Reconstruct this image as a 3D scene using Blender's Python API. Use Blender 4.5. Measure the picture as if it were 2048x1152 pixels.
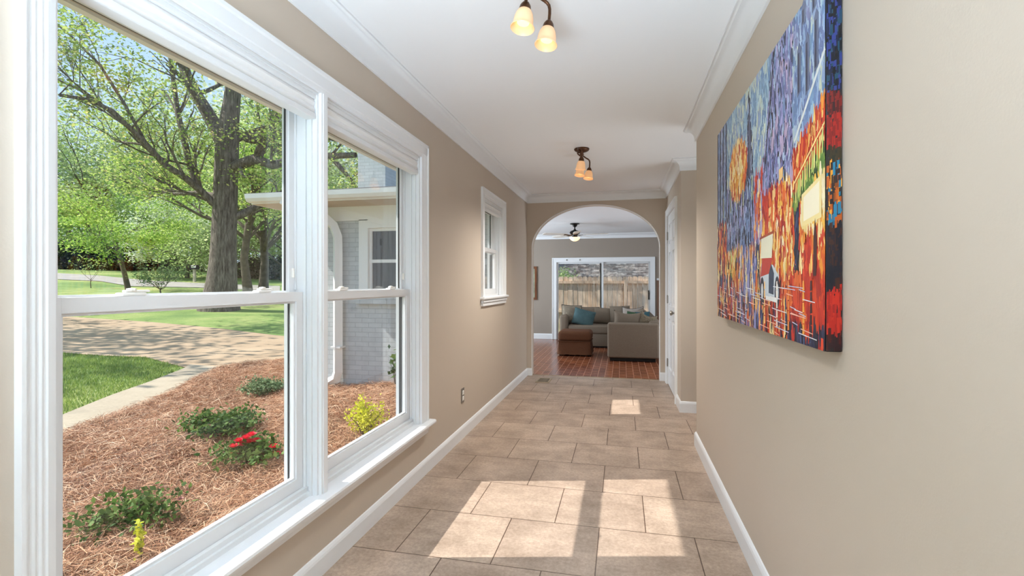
import bpy, bmesh, math, random
import numpy as np
from mathutils import Vector, Matrix

for o in list(bpy.data.objects): bpy.data.objects.remove(o)
SC = bpy.context.scene
COL = SC.collection
PI = math.pi

# ------------------------------------------------------------------ camera
F_PX, YAW, CY, EYE = 974.2, 0.2212, 567.7, 1.24
cam = bpy.data.cameras.new('camera'); co = bpy.data.objects.new('camera', cam); COL.objects.link(co)
co.location = (0, 0, EYE); co.rotation_euler = (PI/2, 0, YAW)
cam.sensor_width = 36; cam.lens = F_PX/2048*36; cam.shift_y = -(576-CY)/2048
cam.clip_start = .05; cam.clip_end = 500
SC.camera = co

# ------------------------------------------------------------------ world, sun, light
w = bpy.data.worlds.new('sky'); SC.world = w; w.use_nodes = True
nt = w.node_tree; bg = nt.nodes['Background']
tc = nt.nodes.new('ShaderNodeTexCoord'); sp = nt.nodes.new('ShaderNodeSeparateXYZ'); rp = nt.nodes.new('ShaderNodeValToRGB')
nt.links.new(tc.outputs['Generated'], sp.inputs[0]); nt.links.new(sp.outputs[2], rp.inputs[0])
for i, (p_, c_) in enumerate(((0, (.62, .74, .86, 1)), (.25, (.47, .66, .90, 1)), (1, (.30, .50, .84, 1)))):
    if i > 1: rp.color_ramp.elements.new(.5)
    rp.color_ramp.elements[i].position = p_; rp.color_ramp.elements[i].color = c_
nt.links.new(rp.outputs[0], bg.inputs[0]); bg.inputs[1].default_value = .74
SUN_DIR = Vector((1, .236, -1.0)).normalized()
sl = bpy.data.lights.new('sun', 'SUN'); sl.energy = 4.1; sl.angle = math.radians(.53); sl.color = (1, .97, .93)
so = bpy.data.objects.new('sun', sl); COL.objects.link(so); so.rotation_euler = SUN_DIR.to_track_quat('-Z', 'Y').to_euler()
so.location = (-10, -3, 12)

def area(name, loc, direction, sx, sy, power, color=(1, 1, 1)):
    l = bpy.data.lights.new(name, 'AREA'); l.shape = 'RECTANGLE'; l.size = sx; l.size_y = sy
    l.energy = power; l.color = color
    o = bpy.data.objects.new(name, l); COL.objects.link(o); o.location = loc
    o.rotation_euler = Vector(direction).to_track_quat('-Z', 'Y').to_euler()
    return o
# added area fills that brighten hall and living room, all outside the view
area('fill_behind_ceiling', (-.35, -1.75, 2.42), (0, .0, -1), 1.6, 1.4, 10, (.66, .84, 1))  # added down fill behind the camera, no fixture there
area('fill_behind_floor', (-.35, -1.5, .14), (0, .45, 1), 1.5, 1.5, 120, (.66, .84, 1)).data.spread = math.radians(100)  # added up-light that washes the ceiling from behind the camera
area('fill_entry_nook', (1.45, 4.42, .15), (-.35, 0, 1), .8, .7, 2.5, (.78, .9, 1)).data.spread = math.radians(95)  # added up-light on the nook floor to lift ceiling and far wall
area('fill_living_left', (-3.9, 8.6, 1.3), (1, 0, .25), 2.6, 1.7, 90, (.74, .88, 1))  # added fill before a windowless wall, brightens the living room
area('fill_living_right', (2.3, 7.6, 1.3), (-1, .1, .2), 1.2, 1.7, 22, (.8, .9, 1))  # added fill from the unseen right side of the living room

SC.view_settings.view_transform = 'Standard'; SC.view_settings.look = 'None'
SC.view_settings.gamma = 1; SC.view_settings.use_curve_mapping = False
SC.view_settings.exposure = .85
SC.cycles.max_bounces = 10; SC.cycles.diffuse_bounces = 6; SC.cycles.transparent_max_bounces = 24
SC.cycles.glossy_bounces = 4; SC.cycles.sample_clamp_indirect = 6

# ------------------------------------------------------------------ helpers
def lin(r, g, b):
    f = lambda c: (c/255/12.92) if c/255 <= .04045 else ((c/255+.055)/1.055)**2.4
    return (f(r), f(g), f(b), 1)

cs, sn = math.cos(YAW), math.sin(YAW)
def ray(px, py):
    r = (px-1024)/F_PX
    return Vector((-sn+cs*r, cs+sn*r, (CY-py)/F_PX))
def atd(px, py, d):
    """world point seen at a survey pixel, d metres ahead"""
    return ray(px, py)*d + Vector((0, 0, EYE))
def ground(x, y):
    q = -.7*x+.7*y
    pts = [(-50, -.25), (13, -.25), (25, .34), (45, 1.75), (54, 2.45), (75, 3.2), (200, 3.6)]
    for (a, za), (b, zb) in zip(pts, pts[1:]):
        if q <= b:
            t = (q-a)/(b-a); return za+(zb-za)*t
    return 3.6
def gp(px, py):
    r = ray(px, py); prev = None
    d = 1.0
    while d < 120:
        p = r*d+Vector((0, 0, EYE))
        if p.z <= ground(p.x, p.y): return Vector((p.x, p.y, ground(p.x, p.y)))
        d += .02
    return p

ORG = {}
class MB:
    def __init__(s): s.v = []; s.f = []; s.m = []; s.sm = False; s.col = None
    def add(s, vs, fs, mi=0):
        b = len(s.v); s.v += [tuple(v) for v in vs]; s.f += [[i+b for i in f] for f in fs]; s.m += [mi]*len(fs); return s
    def box(s, x0, x1, y0, y1, z0, z1, mi=0):
        x0, x1 = sorted((x0, x1)); y0, y1 = sorted((y0, y1)); z0, z1 = sorted((z0, z1))
        e = (len(s.v)//8 % 9)*.00008; x0 -= e; y0 -= e; z0 -= e; x1 += e; y1 += e; z1 += e   # no coincident faces within one mesh
        return s.add([(x0,y0,z0),(x1,y0,z0),(x1,y1,z0),(x0,y1,z0),(x0,y0,z1),(x1,y0,z1),(x1,y1,z1),(x0,y1,z1)],
              [[0,3,2,1],[4,5,6,7],[0,1,5,4],[1,2,6,5],[2,3,7,6],[3,0,4,7]], mi)
    def rbox(s, x0, x1, y0, y1, z0, z1, r=.01, seg=2, M=None, mi=0):
        bm = bmesh.new(); bmesh.ops.create_cube(bm, size=1)
        c = Vector(((x0+x1)/2, (y0+y1)/2, (z0+z1)/2)); d = Vector((abs(x1-x0), abs(y1-y0), abs(z1-z0)))
        for v in bm.verts: v.co = Vector((v.co.x*d.x, v.co.y*d.y, v.co.z*d.z))
        r = min(r, .49*min(d))
        bmesh.ops.bevel(bm, geom=list(bm.edges), offset=r, segments=seg, profile=.5, affect='EDGES')
        for v in bm.verts: v.co = (M @ v.co if M else v.co) + c
        return s.bm(bm, mi)
    def bm(s, bm, mi=0):
        bm.verts.index_update()
        s.add([v.co[:] for v in bm.verts], [[v.index for v in f.verts] for f in bm.faces], mi); bm.free(); return s
    def tube(s, pts, rad, n=8, cap=True, mi=0):
        pts = [Vector(p) for p in pts]
        if not hasattr(rad, '__len__'): rad = [rad]*len(pts)
        vs = []; fs = []; up = None
        for i, p in enumerate(pts):
            t = (pts[min(i+1, len(pts)-1)]-pts[max(i-1, 0)])
            t = t.normalized() if t.length > 1e-9 else Vector((0, 0, 1))
            if up is None: up = t.orthogonal().normalized()
            up = (up - t*up.dot(t)); up = up.normalized() if up.length > 1e-6 else t.orthogonal().normalized()
            sd = t.cross(up)
            for k in range(n):
                a = 2*PI*k/n; vs.append(p+(up*math.cos(a)+sd*math.sin(a))*rad[i])
        for i in range(len(pts)-1):
            for k in range(n):
                a = i*n+k; b = i*n+(k+1) % n; fs.append([a, b, b+n, a+n])
        if cap: fs.append(list(range(n))[::-1]); fs.append([(len(pts)-1)*n+k for k in range(n)])
        return s.add(vs, fs, mi)
    def lathe(s, prof, c=(0,0,0), n=24, M=None, mi=0):
        vs = []; fs = []; c = Vector(c)
        for r, z in prof:
            for k in range(n):
                a = 2*PI*k/n; p = Vector((r*math.cos(a), r*math.sin(a), z)); vs.append((M @ p if M else p)+c)
        for i in range(len(prof)-1):
            for k in range(n):
                a = i*n+k; b = i*n+(k+1) % n; fs.append([a, b, b+n, a+n])
        return s.add(vs, fs, mi)
    def sweep(s, path, prof, mi=0, closed_ends=True):
        """prof (out, z) swept along an xy path, 'out' to the right of travel, with mitres"""
        P = [Vector((p[0], p[1])) for p in path]; n = len(prof); vs = []; fs = []
        for i, p in enumerate(P):
            d0 = (p-P[i-1]).normalized() if i else None
            d1 = (P[i+1]-p).normalized() if i < len(P)-1 else None
            d0 = d0 or d1; d1 = d1 or d0
            n0 = Vector((d0.y, -d0.x)); n1 = Vector((d1.y, -d1.x)); m = (n0+n1); m = m/(m.dot(n0) or 1)
            for o, z in prof: q = p+m*o; vs.append((q.x, q.y, z))
        for i in range(len(P)-1):
            for k in range(n):
                a = i*n+k; b = i*n+(k+1) % n; fs.append([a, a+n, b+n, b])
        if closed_ends: fs.append(list(range(n))); fs.append([(len(P)-1)*n+k for k in range(n)][::-1])
        return s.add(vs, fs, mi)
    def build(s, name, mat, parent=None, smooth=None, **kw):
        me = bpy.data.meshes.new(name)
        off = ORG.get(parent.name, Vector((0,0,0))) if parent else Vector((0,0,0))
        a = np.array(s.v, dtype=np.float64).reshape(-1, 3) - np.array(off[:])
        me.from_pydata(a.tolist(), [], s.f)
        mats = mat if isinstance(mat, (list, tuple)) else [mat]
        for m in mats: me.materials.append(m)
        if len(mats) > 1: me.polygons.foreach_set('material_index', s.m)
        if s.col is not None:
            ca = me.color_attributes.new('tint', 'FLOAT_COLOR', 'CORNER')
            ca.data.foreach_set('color', np.array(s.col, dtype=np.float32).ravel())
        me.update()
        if smooth:
            me.polygons.foreach_set('use_smooth', [True]*len(me.polygons)); me.set_sharp_from_angle(angle=math.radians(smooth))
        o = bpy.data.objects.new(name, me); COL.objects.link(o)
        if parent: o.parent = parent; ORG[o.name] = off
        for k, v in kw.items(): o[k] = v
        return o

def thing(name, label, cat, loc=(0,0,0), group=None):
    o = bpy.data.objects.new(name, None); o.empty_display_size = .1; COL.objects.link(o); o.location = loc
    ORG[o.name] = Vector(loc); o['label'] = label; o['category'] = cat
    if group: o['group'] = group
    return o
def tag(o, label, cat, group=None, kind=None):
    o['label'] = label; o['category'] = cat
    if group: o['group'] = group
    if kind: o['kind'] = kind
    return o
def struct(o): o['kind'] = 'structure'; return o
def kids(o): return [c for c in COL.objects if c.parent == o]
def dup(root, loc, rz, label):
    r = root.copy(); COL.objects.link(r); r.location = loc; r.rotation_euler = (0, 0, rz); r['label'] = label
    for ch in kids(root):
        c = ch.copy(); COL.objects.link(c); c.parent = r
        for g in kids(ch):
            d = g.copy(); COL.objects.link(d); d.parent = c
    return r

# ------------------------------------------------------------------ materials
class NT:
    def __init__(s, name):
        s.mat = bpy.data.materials.new(name); s.mat.use_nodes = True; s.t = s.mat.node_tree; s.n = s.t.nodes
        s.b = s.n['Principled BSDF']; s.out = s.n['Material Output']
    def new(s, typ, **kw):
        n = s.n.new(typ)
        for k, v in kw.items():
            if k.startswith('i_'): n.inputs[k[2:].replace('_', ' ')].default_value = v
            else: setattr(n, k, v)
        return n
    def link(s, a, b): s.t.links.new(a, b)
    def coord(s, scale=(1,1,1), loc=(0,0,0), rot=(0,0,0)):
        # world position, so that pattern scale is in metres
        g = s.new('ShaderNodeNewGeometry'); m = s.new('ShaderNodeMapping')
        m.inputs['Scale'].default_value = scale; m.inputs['Location'].default_value = loc; m.inputs['Rotation'].default_value = rot
        s.link(g.outputs['Position'], m.inputs['Vector']); return m.outputs[0]
    def noise(s, vec, scale=5, detail=4, rough=.5):
        n = s.new('ShaderNodeTexNoise'); n.inputs['Scale'].default_value = scale; n.inputs['Detail'].default_value = detail
        n.inputs['Roughness'].default_value = rough; s.link(vec, n.inputs['Vector']); return n.outputs['Fac']
    def ramp(s, fac, stops):
        r = s.new('ShaderNodeValToRGB'); e = r.color_ramp.elements
        while len(e) < len(stops): e.new(.5)
        for i, (p, c) in enumerate(stops): e[i].position = p; e[i].color = c
        s.link(fac, r.inputs['Fac']); return r.outputs['Color']
    def mix(s, fac, a, b, mode='MIX'):
        m = s.new('ShaderNodeMix', data_type='RGBA', blend_type=mode)
        for sock, v in ((m.inputs['Factor'], fac), (m.inputs['A'], a), (m.inputs['B'], b)):
            pass
        ins = [i for i in m.inputs if i.enabled]
        for sock, v in zip((m.inputs[0], m.inputs[6], m.inputs[7]), (fac, a, b)):
            if hasattr(v, 'links'): s.link(v, sock)
            else: sock.default_value = v
        return m.outputs[2]
    def bump(s, h, strength=.3, dist=.01):
        b = s.new('ShaderNodeBump'); b.inputs['Strength'].default_value = strength; b.inputs['Distance'].default_value = dist
        s.link(h, b.inputs['Height']); s.link(b.outputs[0], s.b.inputs['Normal']); return b
    def base(s, v):
        if hasattr(v, 'links'): s.link(v, s.b.inputs['Base Color'])
        else: s.b.inputs['Base Color'].default_value = v
    def set(s, **kw):
        for k, v in kw.items(): s.b.inputs[k.replace('_', ' ')].default_value = v
        return s

def plain(name, col, rough=.6, metal=0, nscale=0, namt=.08, bump=0, bscale=80, spec=.5, **kw):
    n = NT(name); n.set(Roughness=rough, Metallic=metal)
    n.b.inputs['Specular IOR Level'].default_value = spec
    if nscale:
        c = n.coord(); f = n.noise(c, nscale, 5)
        d = tuple(max(0, x*(1-namt)) for x in col[:3])+(1,); e = tuple(min(1, x*(1+namt)) for x in col[:3])+(1,)
        n.base(n.ramp(f, [(.3, d), (.7, e)]))
    else: n.base(col)
    if bump:
        c = n.coord(); n.bump(n.noise(c, bscale, 3), bump, .002)
    for k, v in kw.items(): n.b.inputs[k.replace('_', ' ')].default_value = v
    return n.mat

M = {}
M['wall'] = plain('beige_wall_paint', lin(193, 180, 165), .55, nscale=1.3, namt=.015, bump=.12, bscale=180, spec=.35)
M['taupe'] = plain('taupe_wall_paint', lin(150, 139, 128), .6, nscale=1.3, namt=.02, spec=.3)
M['brown'] = plain('brown_wainscot_paint', lin(122, 92, 74), .6)
M['ceiling'] = plain('ceiling_paint', lin(236, 237, 238), .8, nscale=.8, namt=.01, spec=.2)
M['trim'] = plain('white_trim_paint', lin(228, 230, 232), .35, spec=.4)
M['vinyl'] = plain('white_window_vinyl', lin(222, 224, 226), .4, spec=.4)
M['dark_gap'] = plain('dark_weather_strip', lin(50, 48, 46), .7)
M['shade'] = plain('white_shade_fabric', lin(232, 232, 232), .85, bump=.1, bscale=400)
M['bronze'] = plain('aged_bronze', lin(92, 62, 42), .38, .75, nscale=30, namt=.2)
M['blackmetal'] = plain('black_metal', lin(26, 23, 21), .35, .5)
M['steel'] = plain('brushed_steel', lin(150, 145, 138), .35, .8)
M['whiteplastic'] = plain('white_plastic', lin(238, 236, 230), .4)
M['ventmetal'] = plain('tan_vent_metal', lin(168, 150, 122), .4, .5)
M['void'] = plain('dark_duct', lin(20, 18, 16), .9)
M['soffit'] = plain('tan_soffit', lin(196, 182, 164), .7)
M['fascia'] = plain('exterior_white_paint', lin(232, 230, 226), .5)
M['sofa'] = plain('taupe_sofa_weave', lin(124, 112, 99), .95, nscale=240, namt=.16, bump=.3, bscale=500, spec=.1)
M['sofabase'] = plain('dark_sofa_base', lin(22, 20, 19), .9)
M['ott'] = plain('brown_ottoman_chenille', lin(100, 68, 50), .95, nscale=160, namt=.18, bump=.3, bscale=400, spec=.1)
M['teal'] = plain('teal_pillow_velvet', lin(74, 98, 102), .8, nscale=14, namt=.12, spec=.2)
M['dkteal'] = plain('deep_teal_pillow', lin(40, 76, 84), .85, nscale=20, namt=.2)
M['green'] = plain('dark_green_throw', lin(46, 74, 48), .9, nscale=40, namt=.3)
M['greypil'] = plain('pale_grey_pillow', lin(160, 150, 142), .9, nscale=60, namt=.08)
M['piping'] = plain('dark_piping', lin(44, 40, 38), .8)
M['picframe'] = plain('walnut_picture_frame', lin(104, 62, 36), .4, nscale=20, namt=.2)

def mat_tile():
    n = NT('ceramic_floor_tile'); W, D = .3684*1.24, .3495*1.24; x0, y0 = -.2732*1.24, 5.1731*1.24
    c = n.coord(loc=(-x0+20*W, -y0+20*D, 0))
    def bt(c1, c2, mo):
        b = n.new('ShaderNodeTexBrick', offset=.5, offset_frequency=2, squash=1)
        b.inputs['Scale'].default_value = 1; b.inputs['Brick Width'].default_value = W; b.inputs['Row Height'].default_value = D
        b.inputs['Mortar Size'].default_value = .0026; b.inputs['Mortar Smooth'].default_value = .1; b.inputs['Bias'].default_value = 0
        b.inputs['Color1'].default_value = c1; b.inputs['Color2'].default_value = c2; b.inputs['Mortar'].default_value = mo
        n.link(c, b.inputs['Vector']); return b
    b = bt(lin(186, 166, 149), lin(172, 152, 136), lin(92, 70, 56))
    p = n.coord(); cl = n.noise(p, 4.2, 10, .68); fine = n.noise(p, 60, 8, .75)
    st = n.coord(scale=(1.2, 4.5, 1)); streak = n.noise(st, 2.6, 7, .6)
    mott = n.ramp(cl, [(.3, (.66, .64, .61, 1)), (.7, (1.16, 1.16, 1.16, 1))])
    mot2 = n.ramp(fine, [(.36, (.76, .74, .72, 1)), (.6, (1.07, 1.07, 1.07, 1))])
    mot3 = n.ramp(streak, [(.35, (.9, .88, .87, 1)), (.65, (1.06, 1.06, 1.06, 1))])
    col = n.mix(1., n.mix(1., n.mix(1., b.outputs['Color'], mott, 'MULTIPLY'), mot2, 'MULTIPLY'), mot3, 'MULTIPLY')
    n.base(col); n.set(Roughness=.42)
    n.b.inputs['Specular IOR Level'].default_value = .4
    h = n.new('ShaderNodeMath', operation='MULTIPLY_ADD'); h.inputs[1].default_value = -1; h.inputs[2].default_value = 1
    n.link(b.outputs['Fac'], h.inputs[0])
    h2 = n.new('ShaderNodeMath', operation='MULTIPLY_ADD'); h2.inputs[1].default_value = .12; n.link(fine, h2.inputs[0]); n.link(h.outputs[0], h2.inputs[2])
    n.bump(h2.outputs[0], .5, .003)
    return n.mat
M['tile'] = mat_tile()

def mat_brick(name, c1, c2, mortar, bw, rh, ms=.008, rot=(0,0,0), axis='xz', rough=.8, bump=.6, nz=.1, freq=2, dist=.006):
    n = NT(name); g = n.new('ShaderNodeNewGeometry'); sp = n.new('ShaderNodeSeparateXYZ'); cb = n.new('ShaderNodeCombineXYZ')
    n.link(g.outputs['Position'], sp.inputs[0])
    ax = {'x': 0, 'y': 1, 'z': 2}
    if axis == 'sum':
        ad = n.new('ShaderNodeMath', operation='ADD'); n.link(sp.outputs[0], ad.inputs[0]); n.link(sp.outputs[1], ad.inputs[1])
        n.link(ad.outputs[0], cb.inputs[0]); n.link(sp.outputs[2], cb.inputs[1])
    else:
        n.link(sp.outputs[ax[axis[0]]], cb.inputs[0]); n.link(sp.outputs[ax[axis[1]]], cb.inputs[1])
    b = n.new('ShaderNodeTexBrick', offset=.5, offset_frequency=freq)
    b.inputs['Scale'].default_value = 1; b.inputs['Brick Width'].default_value = bw; b.inputs['Row Height'].default_value = rh
    b.inputs['Mortar Size'].default_value = ms; b.inputs['Mortar Smooth'].default_value = .3
    b.inputs['Color1'].default_value = c1; b.inputs['Color2'].default_value = c2; b.inputs['Mortar'].default_value = mortar
    mp = n.new('ShaderNodeMapping'); mp.inputs['Location'].default_value = (50, 50, 0); n.link(cb.outputs[0], mp.inputs[0]); n.link(mp.outputs[0], b.inputs['Vector'])
    p = n.coord(); f = n.noise(p, 9, 5)
    n.base(n.mix(1., b.outputs['Color'], n.ramp(f, [(.3, (1-nz*2, 1-nz*2, 1-nz*2, 1)), (.7, (1+nz, 1+nz, 1+nz, 1))]), 'MULTIPLY'))
    h = n.new('ShaderNodeMath', operation='MULTIPLY_ADD'); h.inputs[1].default_value = -1; h.inputs[2].default_value = 1
    n.link(b.outputs['Fac'], h.inputs[0]); n.bump(h.outputs[0], bump, dist); n.set(Roughness=rough)
    return n.mat
M['paver'] = mat_brick('red_brown_brick_paver_floor', lin(150, 86, 54), lin(118, 64, 42), lin(186, 148, 124), .21, .095, .0035, axis='yx', rough=.22, bump=.25, nz=.12, dist=.002)
M['pbrick'] = mat_brick('pale_painted_brick', lin(196, 198, 197), lin(186, 189, 189), lin(172, 174, 174), .205, .0667, .005, axis='xz', rough=.75, bump=.55, nz=.04)
M['pbrickx'] = mat_brick('pale_painted_brick_side', lin(196, 198, 197), lin(186, 189, 189), lin(166, 168, 168), .205, .0667, .006, axis='yz', rough=.75, bump=.9, nz=.04)
M['shingle'] = mat_brick('weathered_roof_shingles', lin(112, 102, 96), lin(70, 62, 60), lin(40, 36, 36), .3, .14, .006, axis='xy', nz=.3)
M['farshingle'] = mat_brick('mixed_grey_brown_shingles', lin(150, 140, 130), lin(78, 62, 54), lin(60, 52, 48), .21, .052, .004, axis='xz', nz=.35, freq=3, bump=.3)

def mat_glass():
    n = NT('window_glass'); n.n.remove(n.b)
    tr = n.new('ShaderNodeBsdfTransparent'); tr.inputs[0].default_value = (.985, .995, .99, 1)
    gl = n.new('ShaderNodeBsdfGlossy'); gl.inputs['Roughness'].default_value = .0; gl.inputs[0].default_value = (1, 1, 1, 1)
    lw = n.new('ShaderNodeLayerWeight'); lw.inputs[0].default_value = .5
    pw = n.new('ShaderNodeMath', operation='POWER'); pw.inputs[1].default_value = 5; n.link(lw.outputs['Facing'], pw.inputs[0])
    fr = n.new('ShaderNodeMath', operation='MULTIPLY_ADD'); fr.inputs[1].default_value = .9; fr.inputs[2].default_value = .03; n.link(pw.outputs[0], fr.inputs[0])
    mx = n.new('ShaderNodeMixShader'); n.link(fr.outputs[0], mx.inputs[0]); n.link(tr.outputs[0], mx.inputs[1]); n.link(gl.outputs[0], mx.inputs[2])
    n.link(mx.outputs[0], n.out.inputs[0]); return n.mat
M['glass'] = mat_glass()
def mat_darkglass():
    n = NT('shaded_window_glass'); n.base(lin(70, 66, 62)); n.set(Roughness=.08); return n.mat
M['darkglass'] = mat_darkglass()

def mat_emis(name, col, strength, base=None, rough=.4):
    n = NT(name); n.base(base or col); n.set(Roughness=rough)
    n.b.inputs['Emission Color'].default_value = col; n.b.inputs['Emission Strength'].default_value = strength; return n.mat
M['amber'] = mat_emis('lit_amber_glass_shade', lin(255, 170, 96), .20, lin(226, 196, 158))
M['bulb'] = mat_emis('glowing_bulb', lin(255, 206, 150), .9)
M['bowl'] = mat_emis('lit_frosted_bowl', lin(255, 214, 160), .7, lin(245, 228, 200))

def island(name, stops, rough=.7, trans=.0, spec=.3, noise_amt=0):
    n = NT(name); g = n.new('ShaderNodeNewGeometry')
    c = n.ramp(g.outputs['Random Per Island'], stops); n.base(c); n.set(Roughness=rough)
    n.b.inputs['Specular IOR Level'].default_value = spec
    if trans:
        t = n.new('ShaderNodeBsdfTranslucent'); n.link(c, t.inputs[0]); mx = n.new('ShaderNodeMixShader'); mx.inputs[0].default_value = trans
        n.link(n.b.outputs[0], mx.inputs[1]); n.link(t.outputs[0], mx.inputs[2]); n.link(mx.outputs[0], n.out.inputs[0])
    return n.mat
M['needle'] = island('dry_pine_needles', [(0, lin(104, 66, 46)), (.35, lin(172, 120, 88)), (.7, lin(212, 162, 122)), (1, lin(238, 206, 172))], .7)
M['leaf_oak'] = island('spring_oak_leaves', [(0, lin(122, 146, 70)), (.4, lin(164, 186, 90)), (.8, lin(196, 204, 118)), (1, lin(214, 196, 134))], .6, .55)
M['leaf_bright'] = island('bright_lime_leaves', [(0, lin(122, 160, 70)), (.5, lin(166, 196, 88)), (1, lin(206, 220, 122))], .6, .5)
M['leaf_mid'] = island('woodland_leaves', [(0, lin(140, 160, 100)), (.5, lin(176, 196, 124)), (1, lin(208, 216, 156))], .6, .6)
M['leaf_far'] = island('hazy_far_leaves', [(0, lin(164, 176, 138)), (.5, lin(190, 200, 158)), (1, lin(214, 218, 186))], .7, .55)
M['leaf_dark'] = island('dark_hedge_leaves', [(0, lin(34, 46, 30)), (.6, lin(58, 70, 44)), (1, lin(84, 92, 60))], .7, .2)
M['leaf_white'] = island('dogwood_blossom', [(0, lin(170, 188, 130)), (.4, lin(214, 222, 190)), (1, lin(240, 242, 226))], .7, .3)
M['leaf_rose'] = island('rose_leaves', [(0, lin(52, 80, 34)), (.5, lin(84, 118, 52)), (1, lin(136, 160, 88))], .6, .35, .2)
M['leaf_grey'] = island('blue_green_shrub_leaves', [(0, lin(84, 108, 72)), (.5, lin(124, 148, 104)), (1, lin(160, 176, 132))], .7, .3, .2)
M['leaf_yellow'] = island('golden_shrub_leaves', [(0, lin(176, 186, 30)), (.5, lin(226, 226, 58)), (1, lin(246, 240, 110))], .6, .4)
M['petal_red'] = island('red_rose_petals', [(0, lin(206, 22, 48)), (.6, lin(236, 44, 72)), (1, lin(250, 96, 112))], .5, .3)
M['petal_pink'] = island('dusky_pink_rose_petals', [(0, lin(176, 112, 110)), (1, lin(226, 178, 168))], .6, .3)
M['grassblade'] = island('grass_blades', [(0, lin(104, 134, 54)), (.5, lin(142, 166, 78)), (1, lin(188, 196, 112))], .6, .3)
def mat_bark():
    n = NT('oak_bark'); c = n.coord(scale=(7, 7, 1.1)); f = n.noise(c, 2.2, 8, .7)
    n.base(n.ramp(f, [(.34, lin(62, 52, 46)), (.5, lin(112, 100, 90)), (.7, lin(160, 148, 136))])); n.bump(f, .9, .06); n.set(Roughness=.95); return n.mat
M['bark'] = mat_bark()
M['bark2'] = plain('smooth_grey_bark', lin(104, 92, 80), .9, nscale=6, namt=.3)
M['twig'] = plain('brown_twigs', lin(96, 78, 62), .9)
def mat_grass():
    n = NT('lawn_grass'); c = n.coord(); a = n.noise(c, .35, 6, .6); b = n.noise(c, 22, 5, .7)
    col = n.ramp(a, [(.35, lin(104, 132, 66)), (.5, lin(138, 158, 84)), (.66, lin(178, 178, 112))])
    n.base(n.mix(1., col, n.ramp(b, [(.3, (.66, .68, .6, 1)), (.7, (1.15, 1.15, 1.1, 1))]), 'MULTIPLY')); n.bump(b, .6, .03); n.set(Roughness=.95); return n.mat
M['grass'] = mat_grass()
def mat_conc(name, c0, c1, sc=.8):
    n = NT(name); c = n.coord(); a = n.noise(c, sc, 7, .65); b = n.noise(c, 30, 4)
    n.base(n.mix(1., n.ramp(a, [(.3, c0), (.7, c1)]), n.ramp(b, [(.3, (.9, .9, .9, 1)), (.7, (1.05, 1.05, 1.05, 1))]), 'MULTIPLY')); n.set(Roughness=.9); return n.mat
M['drive'] = mat_conc('sandy_concrete', lin(166, 138, 108), lin(194, 166, 134))
M['street'] = mat_conc('grey_pink_asphalt', lin(156, 146, 138), lin(176, 168, 158))
M['walk'] = mat_conc('walkway_concrete', lin(170, 152, 128), lin(192, 176, 150))
M['soil'] = plain('straw_bed_soil', lin(118, 80, 58), .95, nscale=14, namt=.35, bump=.6, bscale=40)
def mat_wood(name, a, b, c_, axis_scale=(12, 12, 1)):
    n = NT(name); c = n.coord(scale=axis_scale); oi = n.new('ShaderNodeObjectInfo')
    f = n.noise(c, 2.0, 6, .7); col = n.ramp(f, [(.3, a), (.5, b), (.7, c_)])
    tint = n.ramp(oi.outputs['Random'], [(0, (.70, .68, .66, 1)), (.35, (1.1, .98, .88, 1)), (.6, (.92, .93, .95, 1)), (1, (1.14, 1.1, 1.04, 1))])
    n.base(n.mix(1., col, tint, 'MULTIPLY')); n.set(Roughness=.85); return n.mat
M['fence'] = mat_wood('weathered_fence_wood', lin(186, 156, 128), lin(230, 204, 176), lin(244, 226, 204))
M['bigwood'] = mat_wood('walnut_frame_wood', lin(70, 40, 24), lin(104, 62, 36), lin(130, 82, 50))

def mat_tint(name, rough=.35):
    n = NT(name); a = n.new('ShaderNodeVertexColor'); a.layer_name = 'tint'; n.base(a.outputs[0]); n.set(Roughness=rough)
    c = n.coord(scale=(1, 60, 14)); n.bump(n.noise(c, 3, 5), .35, .002); return n.mat
M['paint'] = mat_tint('oil_paint_on_canvas')

def mat_paisley():
    n = NT('paisley_pillow_print'); c = n.coord(); v = n.new('ShaderNodeTexVoronoi', feature='DISTANCE_TO_EDGE'); v.inputs['Scale'].default_value = 11; n.link(c, v.inputs['Vector'])
    wv = n.new('ShaderNodeMath', operation='SINE'); m = n.new('ShaderNodeMath', operation='MULTIPLY'); m.inputs[1].default_value = 70
    v2 = n.new('ShaderNodeTexVoronoi'); v2.inputs['Scale'].default_value = 11; n.link(c, v2.inputs['Vector'])
    n.link(v2.outputs['Distance'], m.inputs[0]); n.link(m.outputs[0], wv.inputs[0])
    n.base(n.ramp(wv.outputs[0], [(.3, lin(158, 146, 128)), (.6, lin(140, 129, 114)), (.9, lin(98, 92, 86))])); n.set(Roughness=.9); return n.mat
M['paisley'] = mat_paisley()

# ------------------------------------------------------------------ room shell
XL, XR, YA, ZC = -1.255, .56, 6.5, 2.44      # left wall, right wall, arch wall, ceiling
XO = -1.415                                   # outer face of the window wall
YN = -2.5                                    # end of the hall behind the camera
NY0, NY1, NX = 3.95, 4.95, 1.95              # front door nook on the right
LY, LZ = 10.87, 2.34                         # living room back wall, ceiling
LX0, LX1 = -4.1, 2.6

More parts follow.
